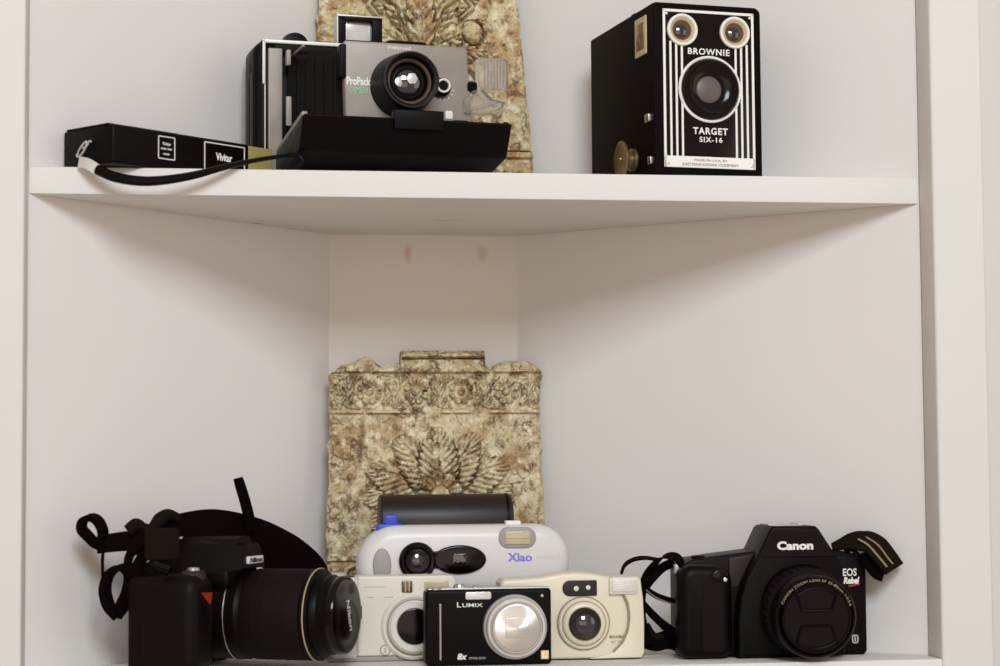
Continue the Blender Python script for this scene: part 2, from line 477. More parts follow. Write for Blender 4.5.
def rough(X, Z, seed): return 4.2*(fbm(X, Z, 7, seed, 2)-.5)+2.6*(vnoise(X, Z, 3.1, seed+3)-.5)
def relief_rosettes(X, Z):
    Z = Z/1.019
    h = 3.4*(fbm(X, Z, 40, 3)-.5)+rough(X, Z, 9)
    field = sst(2, 4, 205-Z)
    pit = sst(.48, .56, fbm(X, Z, 7, 21, 3))
    h = h-5*pit*field*sst(34, 60, X)-3*sst(.56, .62, fbm(X, Z, 11, 27, 3))*field*sst(20, 50, -X)
    flake = np.floor(fbm(X, Z, 42, 33)*6)/6
    h = h+9*(flake-.5)*field*sst(20, 50, -X+10)
    for pts in ([(-98, 168), (-80, 178), (-62, 186), (-58, 178), (-30, 182), (-24, 160)], [(-98, 150), (-84, 140), (-78, 120)],
                [(-35, 208), (-28, 190), (-20, 172)], [(60, 196), (75, 180), (80, 160)], [(-98, 208), (-75, 185)], [(-70, 140), (-76, 120), (-62, 100)],
                [(84, 150), (92, 135), (84, 120)], [(-60, 186), (-40, 168)]):
        h = crack(h, X, Z, pts, 1.6, 9)
    cx, cz = 2, 129
    h = h-5*sst(0, 8, 74-np.hypot(X-cx, Z-cz))
    for ang, L, wd, cu in ((-120, 62, 40, 0), (-60, 62, 40, 0), (-90, 62, 40, 0), (-148, 66, 38, 0), (-32, 66, 38, 0), (-164+360, 70, 36, .10), (-16, 70, 36, -.10), (8, 71, 36, -.16), (172, 71, 36, .16),
                           (36, 72, 42, -.20), (148, 72, 42, .20), (64, 68, 40, -.12), (119, 68, 40, .12)):
        h = leaf(h, X, Z, cx, cz, ang, L, wd, 2, 9, cu, 10, 9)
    h = leaf(h, X, Z, cx, cz, 92, 64, 38, 3.5, 10, 0, 10, 9)
    h = rosette(h, X, Z, cx, cz, 21.5, 10, 9, 3)
    h = np.where(np.hypot(X-cx, Z-cz) < 8.5, 12+2.5*np.sqrt(np.clip(1-(np.hypot(X-cx, Z-cz)/9)**2, 0, 1)), h)
    inb = (Z > 208) & (Z < 242)
    f = -7+.3*rough(X, Z, 15)
    for x0 in (-104, -86, -42, 2, 46, 90):
        for k, (ax, az, ang, L, wd) in enumerate(((x0-14, 240, -24, 22, 9), (x0-11, 240, -44, 31, 11), (x0+2, 241, -70, 26, 10), (x0+15, 211, 160, 26, 11), (x0+9, 210, 130, 38, 13), (x0+3, 210, 104, 30, 10), (x0-6, 211, 92, 20, 9), (x0+16, 228, 118, 16, 8))):
            f = leaf(f, X, Z, ax, az, ang, L, wd*1.15, -.5, 7, .14*(-1)**k, 5, 6)
    for x0 in (-64, -19.5, 24.5, 68.5):
        d = np.hypot(X-x0, Z-225)
        f = np.where(d < 15, -8.5, f)
        f = np.maximum(f, 2.*np.exp(-((d-15.4)/1.2)**2)*sst(-6, 5, (225-Z)-(X-x0)*.6))
        f = rosette(f, X, Z, x0, 225, 12.6, 7.5, 8, -1.5)
    h = np.where(inb, f, h)
    led = fbm(X, Z*0+3, 16, 71)
    h = np.where((Z > 204.5) & (Z < 207.6), 4.6+.2*h-6*sst(.52, .66, led), h)
    h = np.where((Z > 202.8) & (Z < 204.4), h-4*(1-sst(.5, .6, led)), h)
    top = Z >= 242
    h = np.where(top, 5.5+h*.7, h)
    h = np.where((Z > 240.6) & (Z < 242.6), -4, h)
    h = crack(h, X, Z, [(50, 236), (54, 246), (48, 256)], 2.2, 6)
    bar = top & (Z > 255) & (X > -34) & (X < 46)
    h = np.where(bar, 10+.25*rough(X, Z, 31), h)
    h = np.where((np.abs(Z-254.6) < .9) & (X > -36) & (X < 48), -1, h)
    for sgn, x0 in ((1, -78), (-1, -40), (1, 6), (-1, 48), (1, 84)):
        h = np.maximum(h, stroke(X, Z, spiral(x0, 54, 15, .4, 1.3, sgn), 3, 9)-.2)
    h = np.where((Z > 72) & (Z < 76), 4+h*.3, h)
    return h
def top_rosettes(x):
    z = 250+4*(fbm(x, x*0, 14, 5)-.5)
    z = z+7*np.exp(-((x+68)/11)**2)-3*np.exp(-((x+52)/7)**2)+4*np.exp(-((x-80)/22)**4)-2*np.exp(-((x-54)/6)**2)
    z = np.where((x > -34) & (x < 46), 262, z)
    z = z-8*sst(88, 103, np.abs(x))
    return z*1.019
def relief_scrolls(X, Z):
    h = 3*(fbm(X, Z, 38, 14)-.5)+1.2*rough(X, Z, 19)
    pit = sst(.46, .56, fbm(X, Z, 6, 41, 3))
    h = h-4.2*pit*sst(44, 66, X)
    for pts in ([(60, 215), (72, 190), (68, 172)], [(-98, 190), (-70, 170)], [(26, 250), (36, 225), (44, 196)], [(76, 100), (88, 80)], [(-90, 240), (-60, 225)]):
        h = crack(h, X, Z, pts, 1.6, 9)
    h = h-5*sst(0, 14, 66-np.abs(X))
    for sgn in (-1, 1):
        for (ax, az, ang, L, wd) in ((sgn*18, 70, 90-sgn*66, 40, 18), (sgn*10, 96, 90-sgn*74, 44, 20), (sgn*20, 122, 90-sgn*44, 42, 19), (sgn*26, 146, 90-sgn*84, 40, 18),
                                     (sgn*40, 158, 90-sgn*40, 32, 15), (sgn*6, 146, 90-sgn*58, 46, 20), (sgn*32, 184, 90-sgn*50, 36, 16), (sgn*14, 166, 90-sgn*26, 44, 19),
                                     (sgn*30, 204, 90-sgn*16, 34, 15), (sgn*8, 204, 90-sgn*8, 38, 16), (sgn*44, 214, 90-sgn*60, 24, 12)):
            h = leaf(h, X, Z, ax, az, ang, L, wd, .5, 9, -.12*sgn, 5, 9)
    for sgn in (-1, 1):
        for pts, r in (([(sgn*4, 60), (sgn*8, 110), (sgn*6, 150), (sgn*22, 190), (sgn*44, 204), (sgn*53, 190), (sgn*42, 180)], 3.2),
                       ([(sgn*6, 96), (sgn*24, 124), (sgn*46, 132), (sgn*58, 118), (sgn*50, 106), (sgn*42, 114)], 3.0),
                       ([(sgn*4, 180), (sgn*12, 214), (sgn*30, 232), (sgn*44, 226)], 2.8)):
            st = stroke(X, Z, pts, r+2.2, 1)
            h = np.where(st > .02, np.minimum(h, -2), h)
            h = np.maximum(h, stroke(X, Z, pts, r, 10)-.5)
    h = leaf(h, X, Z, 0, 148, 90, 72, 30, 3, 9, 0, 6, 7)
    for sgn in (-1, 1):
        d = np.hypot(X-sgn*52, (Z-166)*.85)
        h = np.where(d < 12, -4, h); h = np.where(d < 9.5, 7*np.sqrt(np.clip(1-(d/10)**2, 0, 1)), h)
    b = -3+.4*rough(X, Z, 25)
    for k, x0 in enumerate(range(-88, 96, 29)):
        b = leaf(b, X, Z, x0+14, 8, 60+50*(k % 2), 36, 13, .5, 5, .1, 5, 4)
        b = np.maximum(b, stroke(X, Z, spiral(x0, 26, 13, .3+.4*k, 1.4, (-1)**k), 2.6, 7.5)-.4)
    h = np.where(Z < 46, b, h)
    h = np.where((Z > 46) & (Z < 51), 5+h*.3, h)
    h = np.where((Z > 51) & (Z < 53), -5, h)
    return h
def top_scrolls(x): return 258+8*(fbm(x, x*0, 22, 8)-.5)-8*sst(86, 103, np.abs(x))

def plaque(name, label, m, relief, topf, lf, rf, loc, lean, rotz=0):
    nx, nz = 270, 350
    u = np.linspace(0, 1, nx)[:, None]; v = np.linspace(0, 1, nz)[None, :]; zc = 243.
    nlow = int(nz*.92)
    vl = np.concatenate([np.linspace(0, zc, nlow), np.full(nz-nlow, zc)])[None, :]; vt = np.concatenate([np.zeros(nlow), np.linspace(0, 1, nz-nlow+1)[1:]])[None, :]
    X = np.repeat((-102+204*u), nz, 1)
    top = topf(X); Z = vl+vt*(top-zc)
    jag = lambda s: (fbm(Z, Z*0, 26, s)-.5)*7+(fbm(Z, Z*0, 7, s+5)-.5)*3
    left = lf(Z)+jag(61); right = rf(Z)+jag(77)
    Xs = left+(right-left)*u
    H = relief(X, Z)
    edge = np.minimum(np.minimum(Xs-left, right-Xs), top-Z)
    H = np.clip(H, -10.5, 16)
    H = H-4.5*(1-sst(0, 4, edge))
    bm = new()
    V = [[bm.verts.new((Xs[i, j]/1000, -.0125-H[i, j]/1000, Z[i, j]/1000)) for j in range(nz)] for i in range(nx)]
    for i in range(nx-1):
        for j in range(nz-1): bm.faces.new((V[i][j], V[i+1][j], V[i+1][j+1], V[i][j+1]))
    rim = [(i, 0) for i in range(nx)]+[(nx-1, j) for j in range(1, nz)]+[(i, nz-1) for i in range(nx-2, -1, -1)]+[(0, j) for j in range(nz-2, 0, -1)]
    B = [bm.verts.new((Xs[i, j]/1000, 0, Z[i, j]/1000)) for i, j in rim]
    R = [V[i][j] for i, j in rim]
    for k in range(len(rim)):
        q = (k+1) % len(rim); bm.faces.new((R[q], R[k], B[k], B[q]))
    bm.faces.new(B)
    o = obj(name, bm, m, None, sharp=70)
    o.location = loc; o.rotation_euler = (math.radians(-lean), 0, math.radians(rotz))
    o['label'] = label; o['category'] = 'plaque'
    return o
plaque('relief_plaque', 'cracked cream relief plaque with four rosettes and a leaf palmette, leaning on bottom shelf', 'plaster_a', relief_rosettes, top_rosettes,
       lambda z: -102+2.5*sst(100, 160, z), lambda z: 101-1.5*sst(60, 200, z), (-.0185, .2195, ZB+.0004), 6)
plaque('relief_plaque', 'stained cream relief plaque with leafy scrolls, cut off by picture top, behind folding camera', 'plaster_b', relief_scrolls, top_scrolls,
       lambda z: -96-2*sst(0, 100, 100-z), lambda z: 107-13*sst(-20, 260, z), (-.031, .238, .0224), 4)


def arctext(parent, s, cx, cz, R, h, a0, a1, y, m, name='lettering', bold=0):
    """lettering bent round a circle, from angle a0 to a1 (degrees, clockwise)"""
    o = text(parent, s, 0, 1, 0, 1, 0, m, bold, 0, name)
    for v in o.data.vertices:
        a = math.radians(a0+(a1-a0)*v.co.x); r = R+h*v.co.z
        v.co = Vector((cx+r*math.cos(a), y+v.co.y, cz+r*math.sin(a)))
    return o

# ------------------------------------------------------------------ box camera, upper shelf
def box_camera():
    t = thing('box_camera', 'tall black box camera with white striped front plate reading BROWNIE TARGET', 'camera', (.1903, .0105, .0224), 8.6)
    w = .0488
    bm = new()
    prism(bm, rr(-w, w, 0, .1468, (.001, .001, .004, .002), 4), .004, .160, .0012)
    prism(bm, rr(-w, w, 0, .1468, (.001, .001, .006, .003), 4), 0, .010, .0012)
    obj('body', bm, 'leatherette', t)
    # front plate
    bm = new(); prism(bm, rr(-.0408, .0418, .0070, .1412, .0008, 3), -.0008, .0005, .0003)
    fp = obj('front_plate', bm, 'blackgloss', t)
    bm = new()
    y0, y1 = -.0013, -.0004
    for x in (-.0398, .0408): box(bm, x-.0011, x+.0011, y0, y1, .007, .141, .0002, .0003)
    box(bm, -.0408, .0418, y0, y1, .1389, .1412, .0002, .0003)
    for x in (-.0343, -.0291, -.0240, .0250, .0301, .0353): box(bm, x-.00095, x+.00095, y0, y1, .016, .114, .0002, .0003)
    box(bm, -.0408, .0418, y0, y1, .0070, .0166, .0002, .0003)
    obj('stripe_trim', bm, 'white', fp)
    text(fp, 'BROWNIE', -.0185, .0195, .1035, .1090, -.0009, 'white', .02, name='lettering', spacing=1.15)
    text(fp, 'TARGET', -.0148, .0168, .0356, .0415, -.0009, 'white', .025, spacing=1.15)
    text(fp, 'SIX-16', -.0090, .0118, .0290, .0336, -.0009, 'white', .02, spacing=1.2)
    text(fp, 'MADE IN U.S.A. BY', -.014, .016, .0126, .0146, -.0013, 'brownprint', .0)
    text(fp, 'EASTMAN KODAK COMPANY', -.0245, .0262, .0088, .0110, -.0013, 'brownprint', .0)
    # taking lens
    bm = new(); lathe(bm, [(.0262, 0), (.0256, -.0045), (.0238, -.0066), (.0222, -.0066), (.0205, -.0045), (.0150, -.0022), (.0118, -.0018)], .001, .0742)
    ln = obj('lens', bm, 'blackgloss', t)
    bm = new(); ring(bm, .0285, .0260, -.0022, 0, .001, .0742); obj('lens_ring', bm, 'white', ln)
    bm = new(); lathe(bm, [(.0117, -.0015), (.0108, -.0022), (.008, -.0028), (.003, -.0036)], -.0002, .0738); obj('lens_glass', bm, 'lensgrey', ln)
    for x in (-.0236, .0242):
        bm = new(); ring(bm, .0136, .0112, -.0034, 0, x, .1238); f = obj('viewfinder_lens', bm, 'white', t)
        bm = new(); lathe(bm, [(.0114, -.0002), (.0113, -.0026), (.0100, -.0022), (.0085, -.0008)], x, .1238); obj('inner_ring', bm, 'tan', f)
        bm = new(); lathe(bm, [(.0084, -.0006), (.0084, -.0011), (.0055, -.0012)], x, .1238); obj('lens_well', bm, 'lensbrown', f)
        bm = new(); lathe(bm, [(.0058, -.0010), (.0052, -.0022), (.0030, -.0032), (.0008, -.0034)], x-.001, .1228); obj('lens_glass', bm, 'lensglass', f)
    for x in (-.0375, .0385):
        for z in (.1372, .0100):
            bm = new(); lathe(bm, [(.0013, -.0010), (.0012, -.0016), (.0005, -.0019)], x, z, 14); obj('plate_screw', bm, 'silver', fp)
    # left side: reflecting finder window, clips, winding key
    def side(y0_, y1_, z0_, z1_, th, m, name, par, r=.001):
        b = new(); prism(b, [(y, z) for y, z in rr(y0_, y1_, z0_, z1_, r, 4)], -w-th, -w+.0008, .0004, axis='x')
        return obj(name, b, m, par)
    fw = side(.016, .042, .1060, .1390, .0012, 'tan', 'side_viewfinder', t)
    side(.0200, .0380, .1110, .1340, .0016, 'finder', 'viewfinder_window', fw)
    side(.006, .0150, .0460, .0530, .0035, 'chrome', 'shutter_lever', t)
    side(.004, .0105, .0100, .0165, .0030, 'chrome', 'clip', t)
    Mx = T(-w, .050, .0195) @ Rz(-90)
    bm = new(); lathe(bm, [(.0100, 0), (.0100, -.003), (.0070, -.0035), (.0070, -.007), (.0095, -.0075), (.0098, -.0100), (.0062, -.0104)], 0, 0, 40, Mx)
    k = obj('winding_knob', bm, 'brass', t)
    bm = new(); lathe(bm, [(.0150, -.0100), (.0160, -.0110), (.0160, -.0126), (.0145, -.0134), (.0132, -.0128), (.003, -.0128), (.0028, -.0142), (.001, -.0146)], 0, 0, 48, Mx)
    obj('knob_disc', bm, 'brass', k)
    # carrying handle on top
    bm = new(); ribbon(bm, [(0, .028, .1473), (0, .040, .1530), (0, .075, .1555), (0, .110, .153), (0, .122, .1473)], (1, 0, 0), .014, .0024)
    h = obj('handle', bm, 'leatherette', t)
    for y in (.030, .122):
        bm = new(); box(bm, -.0115, .0115, y-.005, y+.005, .1464, .1488, .0006, .001); obj('handle_clip', bm, 'chrome', h)
    bm = new(); box(bm, -w+.006, -w+.012, .062, .070, .147, .151); obj('top_catch', bm, 'black', t)
    return t
box_camera()

# ------------------------------------------------------------------ flat pocket camera with a wrist strap
def pocket_camera():
    t = thing('pocket_camera', 'long flat black pocket camera lettered Vivitar with a wrist strap over the shelf edge', 'camera', (-.303, -.0235, .0224), 42)
    L, D, H = .147, .0625, .0316
    bm = new(); prism(bm, rr(0, L, 0, H, .0022, 4), 0, D, .0022); obj('body', bm, 'black', t)
    bm = new(); prism(bm, rr(L-.001, L+.028, .0006, H-.0008, .001, 3), .0008, D-.001, .0015); obj('end_piece', bm, 'olive', t, label='olive yellow end piece')
    bm = new(); box(bm, 0, L*.5, .006, D-.004, H-.0005, H+.0012); obj('slide_cover', bm, 'blacksoft', t)
    def frame(x0, x1, z0, z1, wd, name):
        b = new()
        for a in ((x0, x1, z0, z0+wd), (x0, x1, z1-wd, z1), (x0, x0+wd, z0, z1), (x1-wd, x1, z0, z1)):
            box(b, a[0], a[1], -.0005, .0003, a[2], a[3], .0001, .0002)
        return obj(name, b, 'greywhite', t)
    frame(.0465, .0645, .0085, .0275, .0009, 'label_frame')
    text(t, 'Vivitar', .0510, .0600, .0200, .0227, -.0001, 'white', .0)
    for (x0, x1, z) in ((.0495, .0555, .0165), (.0565, .0610, .0165), (.0520, .0585, .0122)):
        bm = new(); box(bm, x0, x1, -.0004, .0002, z, z+.0014, .0001, .0002); obj('faint_print', bm, 'palegrey', t)
    frame(.0960, .1415, .0050, .0285, .0010, 'nameplate_frame')
    text(t, 'Vivitar', .1090, .1270, .0140, .0205, -.0001, 'white', .02)
    bm = new()
    tube(bm, [(-.0016, 0.0410, 0.0114), (-.0034, 0.0376, 0.0135), (-.0034, 0.0325, 0.0178), (-.0028, 0.0295, 0.0195), (-.0034, 0.0282, 0.0169), (-.0034, 0.0321, 0.0118), (-.0034, 0.0372, 0.0084), (-.0030, 0.0410, 0.0093), (-.0016, 0.0410, 0.0114)], .0009, 8)
    tube(bm, [(-.0028, 0.0338, 0.0148), (-.0034, 0.0282, 0.0156), (-.0030, 0.0253, 0.0195), (-.0024, 0.0231, 0.0186)], .0008, 8)
    obj('strap_ring', bm, 'silver', t)
    lc = local(t)
    P = lambda x, y, Y: lc(at(x, y, Y))
    bm = new(); ribbon(bm, [P(80, 162, -.0045), P(88, 164, -.014), P(99, 171, -.018)], dirl(t, (0, .1, 1)), .0090, .0028)
    s = obj('wrist_strap', bm, 'lightsilver', t, label='pale strap clasp')
    bm = new()
    tube(bm, [P(97, 169.5, -.018), P(115, 177, -.023), P(140, 181, -.026), P(165, 180, -.025), P(195, 175, -.02), P(225, 167, -.012), P(252, 161, .005), P(276, 157, .022), P(296, 155, .030), P(303, 161, .030), P(298, 167, .028), P(285, 168, .027)],
         [.0042, .0042, .0040, .0037, .0032, .0026, .0020, .0018, .0017, .0017, .0017, .0017], 10)
    obj('strap_cord', bm, 'black', s)
    return t
pocket_camera()

# ------------------------------------------------------------------ folding instant camera
def instant_camera():
    t = thing('folding_camera', 'open folding instant camera with grey lens plate, bellows and lowered black front door', 'camera', (-.0950, .1356, .0224), 10)
    bm = new()
    prism(bm, rr(-.0945, .090, 0, .133, (.003, .003, .010, .012), 6), .006, .050, .006)
    prism(bm, rr(-.0895, -.076, .001, .132, .003, 4), -.001, .010, .001)
    prism(bm, rr(.076, .0895, .001, .132, .003, 4), -.001, .010, .001)
    prism(bm, rr(-.0895, .0895, .121, .132, .003, 4), -.001, .010, .001)
    prism(bm, rr(-.0895, .0895, .001, .014, .003, 4), -.001, .010, .001)
    obj('body', bm, 'black', t)
    bm = new()
    box(bm, -.0958, -.0935, .012, .018, .012, .105); box(bm, -.0962, -.0935, .026, .034, .012, .115)
    obj('side_rail', bm, 'darkgrey', t)
    bm = new()
    box(bm, -.0885, .0885, -.0035, -.0006, .1285, .1318, .0006)
    box(bm, -.0885, -.0860, -.0035, -.0006, .092, .1318, .0006); box(bm, .0860, .0885, -.0035, -.0006, .030, .1318, .0006)
    box(bm, -.0868, -.0860, -.0035, -.0006, .018, .092, .0002)
    obj('edge_trim', bm, 'lightsilver', t)
    bm = new(); box(bm, -.0838, -.0712, -.0045, -.0008, .016, .124); obj('frame_strip', bm, 'platesilver', t)
    # bellows: pleated frustum
    bm = new(); loops = []
    n = 15
    for k in range(n):
        f = k/(n-1); g = .0035*(k % 2)
        x0, x1 = -.066+f*.044+g, .074-f*.006-g; z0, z1 = .018+f*.034+g, .120-f*.006-g
        loops.append([(p[0], -.002-f*.057, p[1]) for p in rr(x0, x1, z0, z1, .004, 3)])
    loft(bm, loops); obj('bellows', bm, 'blacksoft', t)
    # deep drop door and its rails
    bm = new(); prism(bm, [(0, .030), (-.106, .0465), (-.112, .0480), (-.1135, .0465), (-.1000, .0225), (-.096, .0195), (0, .003)], -.0770, .1040, .0018, axis='x')
    door = obj('front_door', bm, 'black', t)
    D = T(.0135, 0, .0300) @ Rx(-8.8)
    bm = new(); box(bm, -.0900, -.0850, -.108, -.004, .0004, .0050, Mx=D); obj('door_rail', bm, 'platesilver', door)
    bm = new(); box(bm, .0850, .0900, -.108, -.004, .0004, .0040, Mx=D); obj('door_rail', bm, 'black', door)
    bm = new(); box(bm, .000, .043, -.1160, -.106, .0385, .0550, .001); obj('door_latch', bm, 'black', door)
    for a in ((-.0700, -.0660, -.016, -.010, .107, .121), (-.064, -.061, -.05, -.003, .1165, .1185), (-.0725, -.0675, -.026, -.0235, .052, .078)):
        bm = new(); box(bm, *a); obj('strut', bm, 'platesilver', t)
    for pts in ([(-.052, -.03, .045), (-.050, -.035, .052), (-.046, -.037, .055)], [(-.037, -.045, .044), (-.036, -.047, .050), (-.035, -.048, .054)]):
        bm = new(); tube(bm, pts, .0026); obj('brace_pin', bm, 'darkgrey', t)
    # lens plate
    bm = new(); prism(bm, [(-.0300, .045), (.083, .045), (.078, .118), (.0755, .1205), (-.0300, .1205), (-.0320, .118)], -.069, -.059, .0012)
    pl = obj('lens_plate', bm, 'platesilver', t)
    bm = new(); box(bm, -.0355, -.0300, -.0712, -.058, .088, .117, .0012); obj('plate_bracket', bm, 'black', pl)
    cx, cz = .0185, .0830
    bm = new(); lathe(bm, [(.0275, -.068), (.0265, -.082), (.0245, -.096), (.0240, -.1010), (.0228, -.1030), (.0205, -.1025), (.0200, -.096), (.0170, -.088), (.0155, -.086)], cx, cz)
    ln = obj('lens_barrel', bm, 'black', pl)
    bm = new(); ring(bm, .0241, .0226, -.1042, -.1015, cx, cz); obj('lens_rim', bm, 'darkgrey', ln)
    bm = new(); ring(bm, .0203, .0168, -.0952, -.090, cx, cz); obj('inner_ring', bm, 'lensbrown', ln)
    bm = new(); lathe(bm, [(.0166, -.0865), (.0160, -.0900), (.0130, -.0935), (.0080, -.0960), (.002, -.0970)], cx, cz); obj('lens_glass', bm, 'lensglass', ln)
    bm = new()
    lathe(bm, [(.0050, -.0957), (.0050, -.0972), (.002, -.0976)], cx+.002, cz+.002, 6); lathe(bm, [(.0042, -.0938), (.0040, -.0958), (.002, -.0962)], cx-.0085, cz-.001, 24)
    obj('shutter_blades', bm, 'silver', ln)
    # photo-cell dial and its tick marks
    bm = new(); lathe(bm, [(.0085, -.068), (.0080, -.0745), (.0062, -.0755), (.006, -.074)], .0535, .0835, 36); dl = obj('exposure_dial', bm, 'black', pl)
    bm = new(); ring(bm, .0062, .0045, -.0772, -.0735, .0545, .0845, 36); obj('dial_ring', bm, 'white', dl)
    bm = new()
    for k in range(5):
        an = math.radians(-100+k*22); box(bm, -.0004, .0004, -.0696, -.0686, .0095, .0115, .0001, .0002, Mx=T(.0550, 0, .0840) @ Ry(90-math.degrees(an)))
    lathe(bm, [(.0012, -.0685), (.0012, -.0696), (.0004, -.0698)], .0435, .0925, 12)
    obj('dial_mark', bm, 'white', pl)
    bm = new(); box(bm, .0580, .0645, -.0698, -.0686, .0570, .0640, .0002); obj('white_mark', bm, 'white', pl)
    bm = new(); box(bm, .064, .078, -.0715, -.0686, .050, .056, .0006); obj('lower_slide', bm, 'black', pl)
    text(pl, 'ProPack', -.0295, -.0082, .0822, .0895, -.069, 'white', .04)
    text(pl, 'CAMERA', -.0275, -.0100, .0755, .0810, -.069, 'green', .01)
    text(pl, 'Polaroid', .0070, .0270, .1150, .1180, -.069, 'white', .01)
    bm = new(); lathe(bm, [(.0062, 0), (.0060, -.006), (.0052, -.009), (.003, -.0095)], 0, 0, 28, T(.0780, -.064, .086) @ Rz(90)); obj('side_knob', bm, 'black', pl)
    # clear flash holder beside the plate
    bm = new(); prism(bm, rr(.0875, .1155, .0845, .1125, .003, 4), -.070, -.060, .001)
    for k in range(7): box(bm, .0925+k*.0028, .0940+k*.0028, -.0712, -.0690, .0865, .1105, .0004)
    fl = obj('flash_cover', bm, 'clear', t, label='clear ribbed plastic flash cover')
    bm = new(); prism(bm, [(.075, .062), (.094, .0615), (.110, .069), (.112, .074), (.100, .0765), (.092, .084), (.083, .083), (.074, .074)], -.072, -.060, .002)
    tube(bm, [(.079, -.0735, .066), (.090, -.0745, .0685), (.103, -.0740, .073)], .0016); tube(bm, [(.085, -.0735, .080), (.092, -.0745, .0735), (.102, -.0740, .0685)], .0014)
    obj('flash_bracket', bm, 'clear', fl)
    # pop-up viewfinder and knobs on top
    bm = new()
    for r in ((-.0190, .0220, .1545, .1590), (-.0190, .0220, .133, .1375), (-.0190, -.0115, .133, .159), (.0125, .0220, .133, .159)):
        box(bm, r[0], r[1], .006, .020, r[2], r[3])
    vf = obj('viewfinder', bm, 'black', t)
    bm = new(); box(bm, -.0120, .0130, .0120, .0145, .1370, .1550); obj('viewfinder_window', bm, 'flash', vf)
    bm = new(); box(bm, -.0198, -.0186, .0055, .019, .132, .1595, .0004); box(bm, -.0198, .0225, .0050, .0065, .1582, .1597, .0003); obj('viewfinder_edge', bm, 'silver', vf)
    bm = new(); lathe(bm, [(.0125, .012), (.0115, .006), (.006, .005)], -.057, .1295, 36); obj('film_knob', bm, 'black', t)
    bm = new(); prism(bm, rr(.0230, .0660, .125, .1395, (.001, .001, .007, .007), 5), .004, .026, .003); obj('shutter_housing', bm, 'black', t)
    return t
instant_camera()

# ------------------------------------------------------------------ black padded pouch and the long white instant camera on it
def black_case():
    t = thing('camera_case', 'black leather camera case with a rounded top, upright behind the long white camera', 'camera case', (-.019, .134, ZB+.0003))
    w = .0592
    prof = [(0, 0), (.044, 0)]+[(.022+.022*math.cos(math.radians(a)), .1125+.0228*math.sin(math.radians(a))) for a in range(0, 181, 12)]
    bm = new(); prism(bm, prof, -w, w, .0022, axis='x'); obj('body', bm, 'leather', t, sharp=50)
    bm = new()
    prof2 = [(.022+.0226*math.cos(math.radians(a)), .1125+.0234*math.sin(math.radians(a))) for a in range(-20, 201, 11)]
    prism(bm, prof2, w-.006, w-.0035, .0004, axis='x'); obj('edge_band', bm, 'black', t)
    t2 = thing('camera_pouch', 'flat black pouch lying under the long white camera, almost hidden', 'camera case', (-.005, .0875, ZB+.0003))
    bm = new(); prism(bm, rr(-.070, .088, 0, .0500, .006, 5), 0, .0440, .004); obj('body', bm, 'rubber', t2)
    bm = new(); box(bm, -.030, .050, -.0012, .001, .030, .0495); obj('flap', bm, 'leather', t2)
black_case()

def long_camera():
    t = thing('instant_camera', 'long white rounded instant camera lettered Xiao with a black lens and blue button', 'camera', (-.0098, .086, ZB+.0513))
    bm = new(); prism(bm, rr(-.0918, .0918, 0, .0588, (.022, .024, .030, .034), 12), 0, .040, .0105); obj('body', bm, 'greywhite', t, sharp=60)
    bm = new(); lathe(bm, [(.0160, .002), (.0158, -.0030), (.0140, -.0050), (.0120, -.0045), (.0100, -.0020), (.004, -.0012)], -.0413, .0290)
    ln = obj('lens', bm, 'blackgloss', t)
    bm = new(); lathe(bm, [(.0062, -.0008), (.0055, -.0024), (.003, -.0032), (.0008, -.0034)], -.0413, .0290, 36); obj('lens_glass', bm, 'lensglass', ln)
    bm = new(); prism(bm, ell(-.0050, .0295, .0230, .0124, 48), -.0030, .002, .0016); 
    prism(bm, [(-.034, .0225), (-.012, .0215), (-.012, .0375), (-.034, .0365)], -.0020, .002, .0012)
    ec = obj('eye_panel', bm, 'blackgloss', t)
    bm = new(); prism(bm, rr(-.0110, .0010, .0250, .0345, .0015), -.0034, -.0018, .0004); obj('viewfinder_window', bm, 'lensglass', ec)
    bm = new(); prism(bm, ell(-.0714, .0255, .0080, .0145, 36), -.0016, .004, .0014); obj('finger_rest', bm, 'grey', t)
    bm = new(); prism(bm, rr(.0290, .0615, .0385, .0565, .0085, 8), -.0012, .004, .001); fr = obj('flash_bezel', bm, 'grey', t)
    bm = new(); prism(bm, rr(.0345, .0560, .0418, .0532, .001, 3), -.0022, 0, .0006)
    box(bm, .0350, .0555, -.0028, -.0018, .0470, .0480, .0002)
    obj('flash', bm, 'flashtan', fr)
    text(t, 'Xiao', .0365, .0580, .0270, .0345, .0004, 'violet', .035, depth=.0006)
    text(t, 'polaroid', .0620, .0820, .0275, .0340, .0004, 'ghost', .0, depth=.0006)
    bm = new(); prism(bm, rr(-.0745, -.0500, .0480, .0600, .003, 4), .012, .030, .001)
    prism(bm, rr(-.0680, -.0565, .0580, .0680, .0025, 4), .014, .026, .0015); obj('shutter_button', bm, 'blue', t, label='bright blue button on top')
    bm = new(); box(bm, .0370, .0500, .010, .022, .0575, .0618); obj('top_switch', bm, 'white', t)
long_camera()

